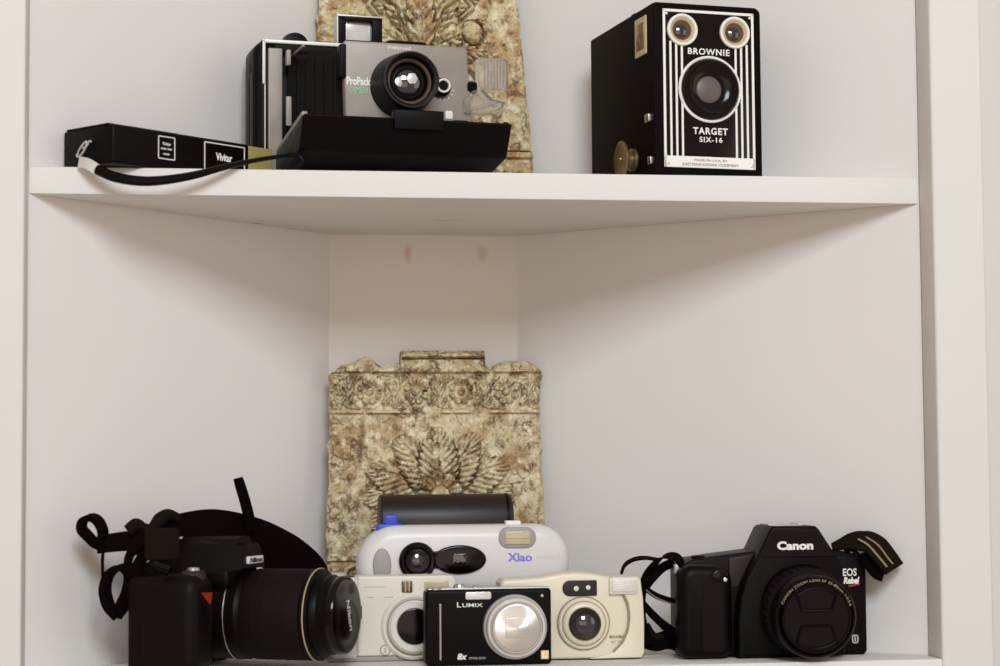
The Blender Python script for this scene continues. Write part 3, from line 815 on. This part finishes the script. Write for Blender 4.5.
# ------------------------------------------------------------------ three compact cameras in front
def silver_compact():
    t = thing('compact_camera', 'ivory and silver compact camera with a wide round lens beside the black zoom lens', 'camera', (-.0764, .0400, ZB+.0003))
    bm = new(); prism(bm, rr(-.0527, .0527, 0, .0692, .006, 5), .003, .034, .004); obj('body', bm, 'lightsilver', t)
    bm = new(); prism(bm, rr(-.0290, .0527, .0045, .0698, (.001, .003, .006, .001), 5), 0, .030, .0014); fp = obj('front_plate', bm, 'creamwhite', t)
    bm = new(); prism(bm, rr(-.0527, -.0295, .0020, .0692, (.006, .001, .001, .008), 5), .0010, .032, .003); obj('grip', bm, 'lightsilver', t)
    bm = new(); box(bm, -.0530, .0530, .0018, .036, 0, .0042); obj('base_plate', bm, 'grey', t)
    bm = new()
    lathe(bm, [(.0072, 0), (.0072, -.003), (.0062, -.0038), (.003, -.0038)], 0, 0, 32, T(-.044, .016, .0688) @ Rx(-90)); obj('mode_dial', bm, 'silver', t)
    bm = new()
    for k in range(3): box(bm, -.0480+k*.0048, -.0455+k*.0048, .0006, .0014, .0615, .0650, .0002)
    obj('dial_mark', bm, 'darkgrey', t)
    cx, cz = .0180, .0285
    bm = new(); lathe(bm, [(.0280, .001), (.0275, -.0018), (.0258, -.0034), (.0240, -.0034), (.0232, -.0024), (.0225, -.0024), (.0222, -.0060), (.0208, -.0072), (.0180, -.0072), (.0172, -.006), (.0150, -.0060), (.0146, -.0052), (.004, -.005)], cx, cz)
    ln = obj('lens_ring', bm, 'creamwhite', t)
    bm = new(); ring(bm, .0208, .0152, -.0082, -.0062, cx, cz); obj('lens_bezel', bm, 'lightsilver', ln)
    bm = new(); ring(bm, .0227, .0219, -.0070, -.002, cx, cz); obj('groove_ring', bm, 'grey', ln)
    bm = new(); lathe(bm, [(.0148, -.0050), (.0146, -.0068), (.0135, -.0071), (.004, -.0071)], cx, cz); obj('lens_cover', bm, 'blackgloss', ln)
    bm = new(); box(bm, .0075, .0168, -.0008, .001, .0560, .0660); w = obj('viewfinder_window', bm, 'finder', t)
    bm = new(); box(bm, .0102, .0112, -.0014, .0002, .0570, .0652, .0002); box(bm, .0133, .0143, -.0014, .0002, .0570, .0652, .0002); obj('window_bar', bm, 'tan', w)
    bm = new(); box(bm, .0265, .0470, -.0008, .001, .0575, .0655); obj('flash', bm, 'flashtan', t)
    bm = new(); ring(bm, .0045, .0037, -.0006, .0005, -.0062, .0092, 28); box(bm, -.0066, -.0058, -.0006, .0005, .0072, .0112, .0001); obj('emblem', bm, 'grey', t)
    bm = new(); box(bm, -.0215, -.0155, -.0003, .0004, .0523, .0532, .0001); box(bm, -.0065, .0010, -.0003, .0004, .0523, .0532, .0001); box(bm, -.0235, -.0050, -.0003, .0004, .0610, .0618, .0001)
    obj('faint_print', bm, 'palegrey', t)
silver_compact()

def black_compact():
    t = thing('compact_camera', 'small black compact camera lettered LUMIX with a closed round silver lens, in front', 'camera', (-.0028, -.0100, ZB+.0003), .6)
    bm = new(); prism(bm, rr(-.0515, .0515, 0, .0612, (.004, .003, .003, .004), 5), 0, .019, .0025); obj('body', bm, 'black', t)
    bm = new(); box(bm, -.0490, .0500, .003, .018, .0604, .0622, .0008, .001); top = obj('top_plate', bm, 'silver', t)
    up = lambda x, y, z: T(x, y, z) @ Rx(-90)
    bm = new(); lathe(bm, [(.0085, 0), (.0085, -.0016), (.0078, -.0022), (.003, -.0022)], 0, 0, 40, up(-.0420, .0105, .0606)); obj('mode_dial', bm, 'chrome', top)
    bm = new(); lathe(bm, [(.0055, 0), (.0055, -.002), (.0046, -.0042), (.003, -.0042)], 0, 0, 30, up(-.0225, .0100, .0606)); obj('shutter_button', bm, 'chrome', top)
    bm = new(); lathe(bm, [(.0024, 0), (.0024, -.002), (.002, -.0024), (.001, -.0024)], 0, 0, 20, up(-.0095, .0105, .0612)); obj('power_button', bm, 'chrome', top)
    bm = new(); prism(bm, rr(-.0190, .0020, .0530, .0592, .0015, 4), -.0012, .001, .0006); obj('flash', bm, 'flash', t)
    bm = new(); box(bm, -.0402, -.0388, -.0008, .0006, .0050, .0500, .0003); lathe(bm, [(.0012, .0003), (.001, -.001), (.0004, -.0012)], -.0395, .0490, 12); obj('grip_line', bm, 'grey', t)
    text(t, 'L', -.0258, -.0225, .0470, .0510, 0, 'white', .0); text(t, 'UMIX', -.0215, -.0050, .0470, .0500, 0, 'white', .01)
    text(t, '8x', -.0258, -.0180, .0050, .0100, 0, 'white', .03, shear=.2); text(t, 'OPTICAL ZOOM', -.0165, -.0030, .0052, .0068, 0, 'palegrey', .0)
    cx, cz = .0212, .0306
    bm = new(); lathe(bm, [(.0262, .001), (.0258, -.0040), (.0245, -.0052), (.0240, -.0090), (.0232, -.0098), (.0215, -.0098), (.0212, -.0120), (.0203, -.0128), (.004, -.0128)], cx, cz, 72)
    ln = obj('lens_barrel', bm, 'silver', t)
    bm = new(); ring(bm, .0205, .0188, -.0140, -.012, cx, cz); obj('lens_rim', bm, 'chrome', ln)
    bm = new(); lathe(bm, [(.0187, -.0120), (.0187, -.0134), (.0180, -.0136), (.003, -.0136)], cx, cz)
    spun = mat('spun_metal', (226, 222, 216), .3, .8); b = spun.node_tree.nodes['Principled BSDF']; b.inputs['Anisotropic'].default_value = .85
    tg = spun.node_tree.nodes.new('ShaderNodeTangent'); tg.direction_type = 'RADIAL'; tg.axis = 'Y'; spun.node_tree.links.new(tg.outputs[0], b.inputs['Tangent'])
    # shift the mesh to its own origin so that the tangent turns about the lens centre
    bm.transform(T(-cx, 0, -cz)); fc = obj('lens_face', bm, spun, ln); fc.location = (cx, 0, cz)
    bm = new(); box(bm, -.0098, .0098, -.0142, -.0134, -.0082, .0082, .0003); sq = obj('lens_shutter', bm, spun, ln); sq.location = (cx, 0, cz)
    bm = new(); box(bm, .0425, .0488, -.0006, .0004, .0042, .0110, .0002, .0004); st = obj('sticker', bm, 'sticker', t)
    text(st, 'L', .0436, .0468, .0056, .0098, -.0006, 'white', .02)
    bm = new(); lathe(bm, [(.0013, .0004), (.0012, -.0006), (.0005, -.0008)], .0438, .0552, 14); obj('focus_lamp', bm, 'tan', t)
black_compact()

def cream_compact():
    t = thing('compact_camera', 'champagne coloured film compact camera with a curved top and rectangular flash', 'camera', (.0708, .0165, ZB+.0003))
    arc = [(-.0597, .001), (.0575, .001), (.0597, .006), (.0600, .030), (.0592, .050), (.0572, .0655), (.0548, .0680), (.034, .0676), (.026, .0690), (.016, .0710), (.004, .0720), (-.008, .0716), (-.018, .0700), (-.026, .0684), (-.040, .0676), (-.0570, .0670), (-.0597, .0640)]
    bm = new(); prism(bm, arc, 0, .034, .003); obj('body', bm, 'cream', t)
    bm = new(); prism(bm, [(.014, .001), (.0575, .001), (.0597, .006), (.0600, .030), (.0592, .050), (.0572, .0655), (.0548, .0678), (.0325, .0680), (.0355, .0610), (.0420, .0560), (.0465, .0460), (.0478, .0350), (.0465, .0240), (.0420, .0140), (.034, .006)], -.0022, .008, .0014)
    obj('side_panel', bm, 'cream', t)
    bm = new(); tube(bm, [(.0335, -.0012, .0625), (.0410, -.0012, .0555), (.0458, -.0012, .0455), (.0471, -.0012, .0350), (.0458, -.0012, .0245), (.0410, -.0012, .0140), (.034, -.0012, .0065)], .0011, 8); obj('curved_groove', bm, 'creamdark', t)
    pan = [(p[0], p[1]) for p in rr(-.0285, .0205-.0005, .0530-.0005, .0660, (.0062, .0012, .0012, .0062), 6)]
    pan = rr(-.0085, .0205, .0525, .0655, (.0062, .0012, .0012, .0062), 6)
    bm = new(); prism(bm, pan, -.0012, .001, .0006); wp = obj('window_panel', bm, 'darkgrey', t)
    bm = new(); lathe(bm, [(.0022, -.001), (.0021, -.0016), (.001, -.0018)], .0030, .0588, 20); lathe(bm, [(.0020, -.001), (.0019, -.0016), (.001, -.0018)], .0130, .0595, 20); obj('sensor_window', bm, 'flash', wp)
    bm = new(); prism(bm, rr(.0305, .0545, .0535, .0672, .001, 3), -.0036, .002, .0008); fb = obj('flash_bezel', bm, 'lightsilver', t)
    bm = new(); prism(bm, rr(.0325, .0530, .0555, .0655, .0008, 3), -.0044, -.003, .0005)
    for k in range(5): box(bm, .0330, .0525, -.0047, -.0042, .0566+k*.0018, .0573+k*.0018, .0001, .0002)
    obj('flash', bm, 'flash', fb)
    cx, cz = .0088, .0302
    bm = new(); lathe(bm, [(.0215, .001), (.0212, -.0022), (.0200, -.0034), (.0183, -.0034), (.0178, -.0050), (.0165, -.0064), (.0142, -.0070), (.0130, -.0062)], cx, cz); ln = obj('lens_mount', bm, 'cream', t)
    bm = new(); ring(bm, .0222, .0213, -.0016, .001, cx, cz); ring(bm, .0186, .0178, -.0046, -.002, cx, cz); obj('groove_ring', bm, 'creamdark', ln)
    bm = new(); lathe(bm, [(.0134, -.0060), (.0132, -.0090), (.0122, -.0100), (.0108, -.0092), (.0085, -.0078), (.0075, -.0076)], cx, cz); obj('lens_barrel', bm, 'darkgrey', ln)
    bm = new(); lathe(bm, [(.0088, -.0072), (.0082, -.0086), (.0050, -.0102), (.001, -.0106)], cx, cz, 40); obj('lens_glass', bm, 'lensviolet', ln)
    text(t, 'MAXIMA', .0308, .0435, .0172, .0198, 0, 'brownprint', .01); text(t, '60', .0320, .0362, .0135, .0157, 0, 'pinkprint', .01); text(t, 'XL', .0375, .0412, .0135, .0157, 0, 'pinkprint', .01)
cream_compact()

# ------------------------------------------------------------------ reflex camera on the right
def reflex_right():
    t = thing('reflex_camera', 'black film reflex camera lettered Canon with a capped lens facing forward', 'camera', (.2395, .0135, ZB+.0003))
    out = [(-.0725, 0), (.080, 0), (.0825, .003), (.0825, .077), (.079, .0830), (.062, .0870), (.045, .0880), (-.012, .0880), (-.045, .0842), (-.068, .0812), (-.0745, .0775), (-.0765, .072), (-.0765, .004)]
    bm = new(); prism(bm, out, 0, .046, .0022); obj('body', bm, 'black', t)
    bm = new(); prism(bm, [(-.0330, .001), (.0585, .001), (.0590, .040), (.0575, .070), (.0545, .080), (.0375, .1062), (.0345, .1086), (-.0020, .1086), (-.0045, .1062), (-.0175, .080), (-.0255, .066), (-.0305, .050), (-.0330, .030)], -.015, .040, .0025); pr = obj('prism_housing', bm, 'black', t)
    bm = new(); loft(bm, [[(-.0020, -.0152, .1052), (-.0145, -.0152, .0830), (.0500, -.0152, .0830), (.0352, -.0152, .1052)], [(-.0018, -.0158, .1047), (-.0140, -.0160, .0835), (.0495, -.0160, .0835), (.0350, -.0158, .1047)]])
    obj('name_panel', bm, 'blackgloss', pr)
    bm = new(); box(bm, -.001, .005, .004, .030, .1082, .1104); box(bm, .025, .031, .004, .030, .1082, .1104); box(bm, .000, .030, .004, .030, .1076, .1092); obj('hot_shoe', bm, 'silver', pr)
    text(pr, 'Canon', .0008, .0318, .0890, .0962, -.0160, 'white', .045)
    # grip with its shutter button and lamp
    bm = new(); prism(bm, rr(-.0822, -.0370, .001, .0775, (.008, .010, .014, .012), 6), -.017, .010, .0075); gr = obj('grip', bm, 'black', t, sharp=60)
    bm = new(); prism(bm, rr(-.0640, -.0450, .006, .0630, .004, 5), -.0178, -.012, .0006); obj('grip_pad', bm, 'rubber', gr)
    bm = new(); prism(bm, ell(-.0485, .0690, .0072, .0046, 32), -.0185, -.010, .0012); obj('lamp_window', bm, 'blackgloss', gr)
    bm = new(); lathe(bm, [(.0016, -.0170), (.0015, -.0192), (.0006, -.0196)], -.0445, .0655, 14); obj('lamp', bm, 'flash', gr)
    bm = new(); lathe(bm, [(.006, 0), (.006, -.002), (.005, -.0028), (.002, -.0028)], 0, 0, 28, T(-.060, .010, .0815) @ Rx(-90)); obj('shutter_button', bm, 'blacksoft', t)
    bm = new(); prism(bm, [(-.0365, .058), (-.0290, .058), (-.0180, .0800), (-.0150, .0852), (-.0365, .0825)], -.0016, .004, .001); obj('front_panel', bm, 'darkgrey', t)
    bm = new(); prism(bm, [(.050, .060), (.0795, .060), (.0795, .0790), (.0760, .0820), (.0560, .0825)], -.0010, .004, .0008); obj('badge_panel', bm, 'black', t)
    text(t, 'EOS', .0618, .0738, .0658, .0722, -.0010, 'white', .02); text(t, 'Rebel', .0622, .0760, .0592, .0650, -.0010, 'white', .05, shear=.2)
    bm = new(); prism(bm, [(.0665, .0565), (.0760, .0582), (.0765, .0596), (.0665, .0580)], -.0014, 0, .0002); obj('red_stripe', bm, 'red', t)
    bm = new()
    for a in ((.0690, .0745, .0095, .0105), (.0690, .0745, .0155, .0165), (.0690, .0700, .0095, .0165), (.0735, .0745, .0095, .0165), (.0712, .0723, .0110, .0150)): box(bm, a[0], a[1], -.0005, .0004, a[2], a[3], .0001, .0003)
    obj('emblem', bm, 'palegrey', t)
    # lens with its cap
    cx, cz = .0225, .0415
    ax = T(cx, 0, cz) @ Rz(-2.5) @ Rx(5.0) @ Matrix.Diagonal((.96, 1, .96, 1))
    bm = new(); lathe(bm, [(.0385, .002), (.0385, -.014), (.0365, -.017), (.0365, -.022)], 0, 0, 72, ax); ln = obj('lens', bm, 'black', t)
    bm = new(); lathe(bm, [(.0362, -.018), (.0372, -.020), (.0372, -.040), (.0355, -.042)], 0, 0, 72, ax, ripple=None)
    for k in range(36):
        box(bm, -.0020, .0020, -.0385, -.0215, .0366, .0380, .0004, Mx=ax @ Ry(k*10))
    obj('zoom_ring', bm, 'rubber', ln)
    bm = new(); lathe(bm, [(.0352, -.040), (.0355, -.052), (.0352, -.058), (.0340, -.0600), (.0325, -.0600), (.0300, -.0575), (.0290, -.0570)], 0, 0, 80, ax); fr = obj('front_ring', bm, 'black', ln)
    o = arctext(fr, 'CANON ZOOM LENS EF 35-80mm 1:4-5.6', 0, 0, .0304, .0022, 158, 18, -.0598, 'goldprint')
    o.data.transform(ax)
    # cap
    bm = new(); lathe(bm, [(.0296, -.055), (.0294, -.0610), (.0280, -.0622), (.002, -.0622)], 0, 0, 80, ax); cp = obj('lens_cap', bm, 'blackgloss', ln)
    bm = new(); ring(bm, .0296, .0276, -.0632, -.060, Mx=ax); obj('cap_rim', bm, 'black', cp)
    for sg in (1, -1):
        pts = [(-.0170, .0200*sg), (-.0130, .0080*sg), (-.0105, .0066*sg), (.0105, .0066*sg), (.0130, .0080*sg), (.0170, .0200*sg)]
        arcp = [(.0255*math.cos(math.radians(a)), .0255*sg*math.sin(math.radians(a))) for a in range(52, 129, 8)]
        path = [(p[0], -.0630, p[1]) for p in pts[:-1]]+[(p[0], -.0630, p[1]) for p in [pts[-1]]+arcp+[pts[0]]]
        bm = new(); tube(bm, path, .0011, 8, 4); bm.transform(ax); obj('pinch_grip', bm, 'black', cp)
    for x in (-.0778, .0835):
        bm = new(); box(bm, x-.002, x+.002, .012, .018, .0690, .0770); obj('strap_lug', bm, 'silver', t)
    # strap
    lc = local(t); P = lambda x, y, Y: lc(at(x, y, Y))
    bm = new()
    ribbon(bm, [P(683, 566, .027), P(676, 557, .028), P(664, 557, .030), P(653, 566, .032), P(645, 580, .034), P(641, 600, .036), P(642, 622, .036), P(649, 645, .034)], [(.5, .6, .5), (.8, .5, .3), (1, .5, 0), (1, .4, 0)], [.009, .010, .010, .009, .010])
    s = obj('strap', bm, 'web', t)
    bm = new(); ribbon(bm, [P(644, 588, .040), P(652, 578, .042), P(662, 568, .044), P(674, 562, .046)], (.5, .3, 1), .008); obj('strap_loop', bm, 'web', s)
    bm = new(); ribbon(bm, [P(645, 588, .034), P(655, 595, .040), P(668, 600, .042), P(684, 604, .042)], (0, .4, 1), .0055); obj('strap_loop', bm, 'web', s)
    bm = new(); ribbon(bm, [P(643, 604, .036), P(654, 616, .038), P(666, 627, .040), P(684, 640, .040)], (-.3, .4, 1), .0095); obj('strap_loop', bm, 'web', s)
    bm = new(); ribbon(bm, [P(640, 640, .042), P(655, 644, .044), P(668, 642, .046), P(686, 646, .046)], (0, .3, 1), .0125); obj('strap_loop', bm, 'web', s)
    bm = new(); ribbon(bm, [P(647, 625, .040), P(655, 636, .044), P(668, 634, .046), P(686, 640, .048)], (.2, .3, 1), .006); obj('strap_loop', bm, 'webolive', s)
    bm = new(); ribbon(bm, [P(621, 574, .070), P(625, 565, .066), P(634, 559.5, .060), P(646, 558, .052), P(660, 560, .046)], (.1, 1, .2), .009, .0014); obj('strap_loop', bm, 'web', s)
    bm = new(); tube(bm, [P(646, 590, .0325), P(655, 597, .0385), P(668, 602.5, .0405), P(684, 606.5, .0405)], .0006, 6); obj('strap_edge', bm, 'weblight', s)
    # right-hand bundle
    bm = new(); ribbon(bm, [P(832, 547, .020), P(842, 544, .016), P(852, 541, .012), P(862, 541, .008), P(874, 546, .004), P(884, 558, .000), P(893, 570, -.003)], [(0, .5, 1), (0, .5, 1), (.8, .5, .5), (.8, .4, .5)], [.006, .013, .020, .022, .018], .003)
    s2 = obj('strap', bm, 'webolive', t)
    bm = new(); ribbon(bm, [P(856, 538, .018), P(868, 537, .014), P(880, 544, .009), P(890, 556, .005), P(898, 567, .002)], [(.3, .5, 1), (.7, .5, .6)], [.008, .014, .013], .003); obj('strap_loop', bm, 'webolive', s2)
    bm = new(); ribbon(bm, [P(866, 552, .010), P(872, 563, .006), P(878, 571, .004), P(884, 574, .003)], (1, .3, .3), .016, .003); obj('strap_loop', bm, 'web', s2)
    bm = new(); tube(bm, [P(858, 539, .004), P(868, 545, .000), P(878, 556, -.004), P(887, 567, -.007)], .0009, 6); tube(bm, [P(866, 537, .008), P(878, 545, .003), P(888, 558, -.001), P(893, 564, -.003)], .0007, 6); obj('strap_edge', bm, 'weblight', s2)
    bm = new(); tube(bm, [P(845, 552, .018), P(853, 549, .014), P(858, 556, .012), P(866, 562, .010)], .0022, 8); obj('strap_loop', bm, 'webolive', s2)
reflex_right()

# ------------------------------------------------------------------ reflex camera on the left, turned to the right
def reflex_left():
    t = thing('reflex_camera', 'black digital reflex camera lettered Nikon, turned sideways with a long zoom lens and tangled strap', 'camera', (-.2252, .0286, ZB+.0003), 64)
    out = [(-.066, 0), (.058, 0), (.0605, .003), (.0605, .068), (.056, .0765), (.034, .0800), (-.030, .0795), (-.046, .0775), (-.066, .0755), (-.0705, .070), (-.0705, .004)]
    bm = new(); prism(bm, out, .012, .038, .003); obj('body', bm, 'blacksoft', t)
    bm = new(); prism(bm, rr(-.0715, -.0330, 0, .0780, (.012, .012, .014, .014), 6), -.0212, .030, .0095); gr = obj('grip', bm, 'blacksoft', t, sharp=60)
    bm = new(); loft(bm, [[(-.0705, -.0140, .0640), (-.0600, -.0216, .0636), (-.0410, -.0216, .0625), (-.0450, -.0216, .0535)], [(-.0690, -.0100, .0640), (-.0600, -.0180, .0636), (-.0410, -.0180, .0625), (-.0450, -.0180, .0535)]]); obj('red_badge', bm, 'red', t)
    bm = new(); prism(bm, rr(-.036, -.025, .050, .0745, .003, 4), -.0020, .016, .002); obj('front_panel', bm, 'blacksoft', t)
    up = lambda x, y, z: T(x, y, z) @ Rx(-90)
    bm = new(); lathe(bm, [(.0105, .002), (.0102, -.003), (.0080, -.0048), (.004, -.0050)], 0, 0, 36, up(-.0520, -.0100, .0755)); bt = obj('shutter_ring', bm, 'darkgrey', t)
    bm = new(); lathe(bm, [(.0058, -.004), (.0055, -.0066), (.004, -.0074), (.002, -.0075)], 0, 0, 30, up(-.0520, -.0100, .0755)); obj('shutter_button', bm, 'chrome', bt)
    bm = new(); lathe(bm, [(.0115, .002), (.0115, -.0070), (.0105, -.0082), (.004, -.0084)], 0, 0, 40, up(-.0450, .026, .0775), ripple=(-.0071, .01, .0006)); obj('mode_dial', bm, 'blacksoft', t)
    # prism / flash housing
    bm = new()
    L = [(-.0290, .078), (-.0235, .0920), (-.0175, .1005), (-.0120, .1030), (.0120, .1030), (.0175, .1005), (.0235, .0920), (.0290, .078)]
    def sec(y, k, dz, zb=.076): return [(x*k, y, zb+(z-.076)*dz) for x, z in L]
    loft(bm, [sec(-.0380, .74, .66, .079), sec(-.0365, .80, .80, .078), sec(-.024, .90, .93), sec(.000, 1, 1), sec(.026, 1, 1.0), sec(.038, .92, .90), sec(.042, .8, .7)])
    ph = obj('prism_housing', bm, 'blacksoft', t, sharp=30)
    bm = new(); loft(bm, [sec(-.030, .68, .97, .079), sec(.020, .80, 1.07)]); bmesh.ops.scale(bm, vec=(1, 1, 1), verts=bm.verts[:]); obj('flash_lid', bm, 'blacksoft', ph)
    bm = new(); box(bm, -.009, .009, .022, .038, .1025, .1048); obj('hot_shoe', bm, 'silver', ph)
    bm = new(); box(bm, -.0140, .0140, -.0402, -.0375, .0835, .0895, .0006); npn = obj('name_plate', bm, 'greywhite', ph, label='white name plate')
    text(npn, 'Nikon', -.0115, .0115, .0845, .0885, -.0402, 'darkgrey', .03, shear=.15)
    bm = new(); prism(bm, rr(-.028, .030, .0650, .0815, .006, 5), -.028, .004, .003); obj('mount_brow', bm, 'blacksoft', t)
    # lens
    cz = .0425
    bm = new(); lathe(bm, [(.0375, .001), (.0375, -.006), (.0365, -.0075), (.0365, -.030), (.0350, -.032), (.0345, -.034)], 0, cz, 80); ln = obj('lens', bm, 'black', t)
    bm = new(); ring(bm, .0376, .0355, -.0244, -.0238, 0, cz, 80); obj('mount_ring', bm, 'chrome', ln)
    bm = new(); lathe(bm, [(.0343, -.031), (.0352, -.033), (.0365, -.035), (.0365, -.066), (.0352, -.068)], 0, cz, 144, ripple=(-.0655, -.0355, .0010))
    for k in range(4): ring(bm, .0367, .0350, -.042-.006*k, -.0405-.006*k, 0, cz, 80)
    obj('zoom_ring', bm, 'rubber', ln)
    bm = new(); lathe(bm, [(.0352, -.067), (.0368, -.0685), (.0368, -.0725), (.0355, -.0740), (.0325, -.0745)], 0, cz, 80); obj('barrel_front', bm, 'black', ln)
    bm = new(); ring(bm, .0374, .0360, -.0712, -.0704, 0, cz, 80); obj('gold_ring', bm, 'gold', ln)
    bm = new(); lathe(bm, [(.0330, -.074), (.0322, -.080), (.0318, -.0805), (.0318, -.084), (.0308, -.0850), (.0308, -.0905), (.0298, -.0915), (.028, -.0915)], 0, cz, 80); obj('focus_ring', bm, 'black', ln)
    bm = new(); lathe(bm, [(.0306, -.089), (.0312, -.0900), (.0312, -.0945), (.0300, -.0965), (.0275, -.0968), (.003, -.0968)], 0, cz, 80); cp = obj('lens_cap', bm, 'blackgloss', ln)
    for sg in (1, -1):
        bm = new(); prism(bm, rr(.0292*sg-.0035, .0292*sg+.0035, cz-.0055, cz+.0055, .001), -.0962, -.0885, .0006); obj('cap_tab', bm, 'black', cp)
    text(cp, 'Nikon', -.0130, .0130, -.0030, .0030, -.0968, 'palegrey', .01, shear=.15, Mx=T(.004, 0, cz) @ Ry(72))
    for o in [ln]+list(ln.children_recursive):      # the barrel is run out to its long end
        for v in o.data.vertices:
            v.co.x += .009; y = -v.co.y; v.co.y = -(-.012+y*1.48 if y < .0702 else .0919+(y-.0702)*.90)
    # strap
    lc = local(t); P = lambda x, y, Y: lc(at(x, y, Y)); dz = dirl(t, (0, .15, 1))
    bm = new(); ribbon(bm, [P(128, 548, .015), P(150, 540, .022), P(180, 534, .034), P(215, 532, .050), P(255, 541, .066), P(288, 556, .076), P(310, 572, .080), P(318, 590, .078), P(314, 606, .074)], [dz]*4+[dirl(t, (.5, 0, 1)), dirl(t, (1, 0, .9)), dirl(t, (1, 0, .4)), dirl(t, (1, .2, 0)), dirl(t, (1, .2, 0))], [.014, .022, .033, .038, .038, .036, .030, .022, .018], .0026)
    s = obj('strap', bm, 'web', t)
    bm = new(); ribbon(bm, [P(238, 478, .040), P(241, 488, .042), P(246, 505, .046), P(252, 530, .052)], dirl(t, (1, 0, -.22)), [.0080, .0090, .0092, .0092], .0016); obj('strap_tail', bm, 'web', s)
    dy = dirl(t, (.5, 1, .2))
    bm = new(); ribbon(bm, [P(101, 542, .004), P(103, 532, .002), P(98, 521, .000), P(90, 517.5, .000), P(83, 521, .002), P(82, 529, .004), P(88, 536, .006), P(95, 543, .006), P(106, 548, .006)], dy, .010, .0050); obj('strap_loop', bm, 'web', s)
    bm = new(); ribbon(bm, [P(96, 546, .006), P(110, 543, .006), P(128, 541, .008), P(148, 540, .012)], dz, [.013, .015, .016, .016], .003); obj('strap_band', bm, 'web', s)
    bm = new(); tube(bm, [P(128, 531, .006), P(136, 525, .006), P(144, 528, .008), P(152, 528, .012), P(160, 519, .018), P(168, 515, .024), P(178, 518, .030)], [.005, .0055, .004, .004, .0055, .005, .004], 10); obj('strap_knot', bm, 'webolive', s)
    bm = new(); prism(bm, rr(-.0135, .0135, -.0125, .0125, .003, 4), -.003, .003, .001, Mx=T(*P(162, 544, -.028)) @ Rz(-44)); bk = obj('strap_slider', bm, 'webolive', s)
    bm = new(); ribbon(bm, [P(104, 546, .004), P(102.5, 560, .003), P(103, 578, .000), P(105, 590, -.002)], dirl(t, (1, 0, 0)), .0026, .0016); obj('strap_cord', bm, 'web', s)
    bm = new(); ribbon(bm, [P(118, 617, -.006), P(109, 606, -.006), P(105, 590, -.006), P(109, 575, -.006), P(120, 568, -.005), P(129, 574, -.004), P(128, 590, -.004), P(122, 604, -.005), P(117, 618, -.005)], dirl(t, (.6, 1, .1)), [.010, .012, .012, .010, .010, .010, .012, .012, .008], .0050); obj('strap_loop', bm, 'web', s)
    bm = new(); ribbon(bm, [P(146, 552, -.010), P(138, 566, -.010), P(136, 580, -.010), P(130, 596, -.010), P(120, 614, -.009)], dirl(t, (1, .3, .4)), [.009, .010, .012, .012, .007], .003); obj('strap_band', bm, 'web', s)
    bm = new(); ribbon(bm, [P(146, 534, -.002), P(134, 548, -.006), P(128, 562, -.008), P(131, 578, -.010)], dirl(t, (1, .3, .4)), [.010, .008, .007, .007], .002); obj('strap_band', bm, 'web', s)
    bm = new(); tube(bm, [P(152, 560, -.026), P(158, 566, -.028), P(170, 570, -.030)], .0045, 8); obj('strap_lug', bm, 'black', t)
reflex_left()

# ------------------------------------------------------------------ light: room ambience and the ceiling lamp in front of the cabinet
wd = bpy.data.worlds.new('room'); S.world = wd; wd.use_nodes = True
bg = wd.node_tree.nodes['Background']; bg.inputs[0].default_value = (1, .835, .70, 1); bg.inputs[1].default_value = .40
def area(name, loc, target, sx, sy, power, col):
    l = bpy.data.lights.new(name, 'AREA'); l.shape = 'RECTANGLE'; l.size = sx; l.size_y = sy; l.energy = power; l.color = col
    o = bpy.data.objects.new(name, l); COL.objects.link(o); o.location = loc
    o.rotation_euler = (Vector(target)-Vector(loc)).to_track_quat('-Z', 'Y').to_euler()
    return o
area('ceiling_lamp', (.0, -3.2, 1.42), (0, .1, -.1), 1.1, .95, 70, (.81, .912, .985))
area('room_window', (2.6, -1.7, .15), (0, .1, -.1), 1.4, 1.6, 6, (.92, .95, 1))
area('front_fill', (-.3, -4.3, -.25), (0, .1, -.2), 3.0, 1.6, 13, (1, .86, .74))  # added frontal fill to lift the lower walls and corners, no window known there

S.view_settings.view_transform = 'Standard'
S.view_settings.look = 'None'
S.view_settings.exposure = .19
S.view_settings.gamma = 1
S.view_settings.use_curve_mapping = False
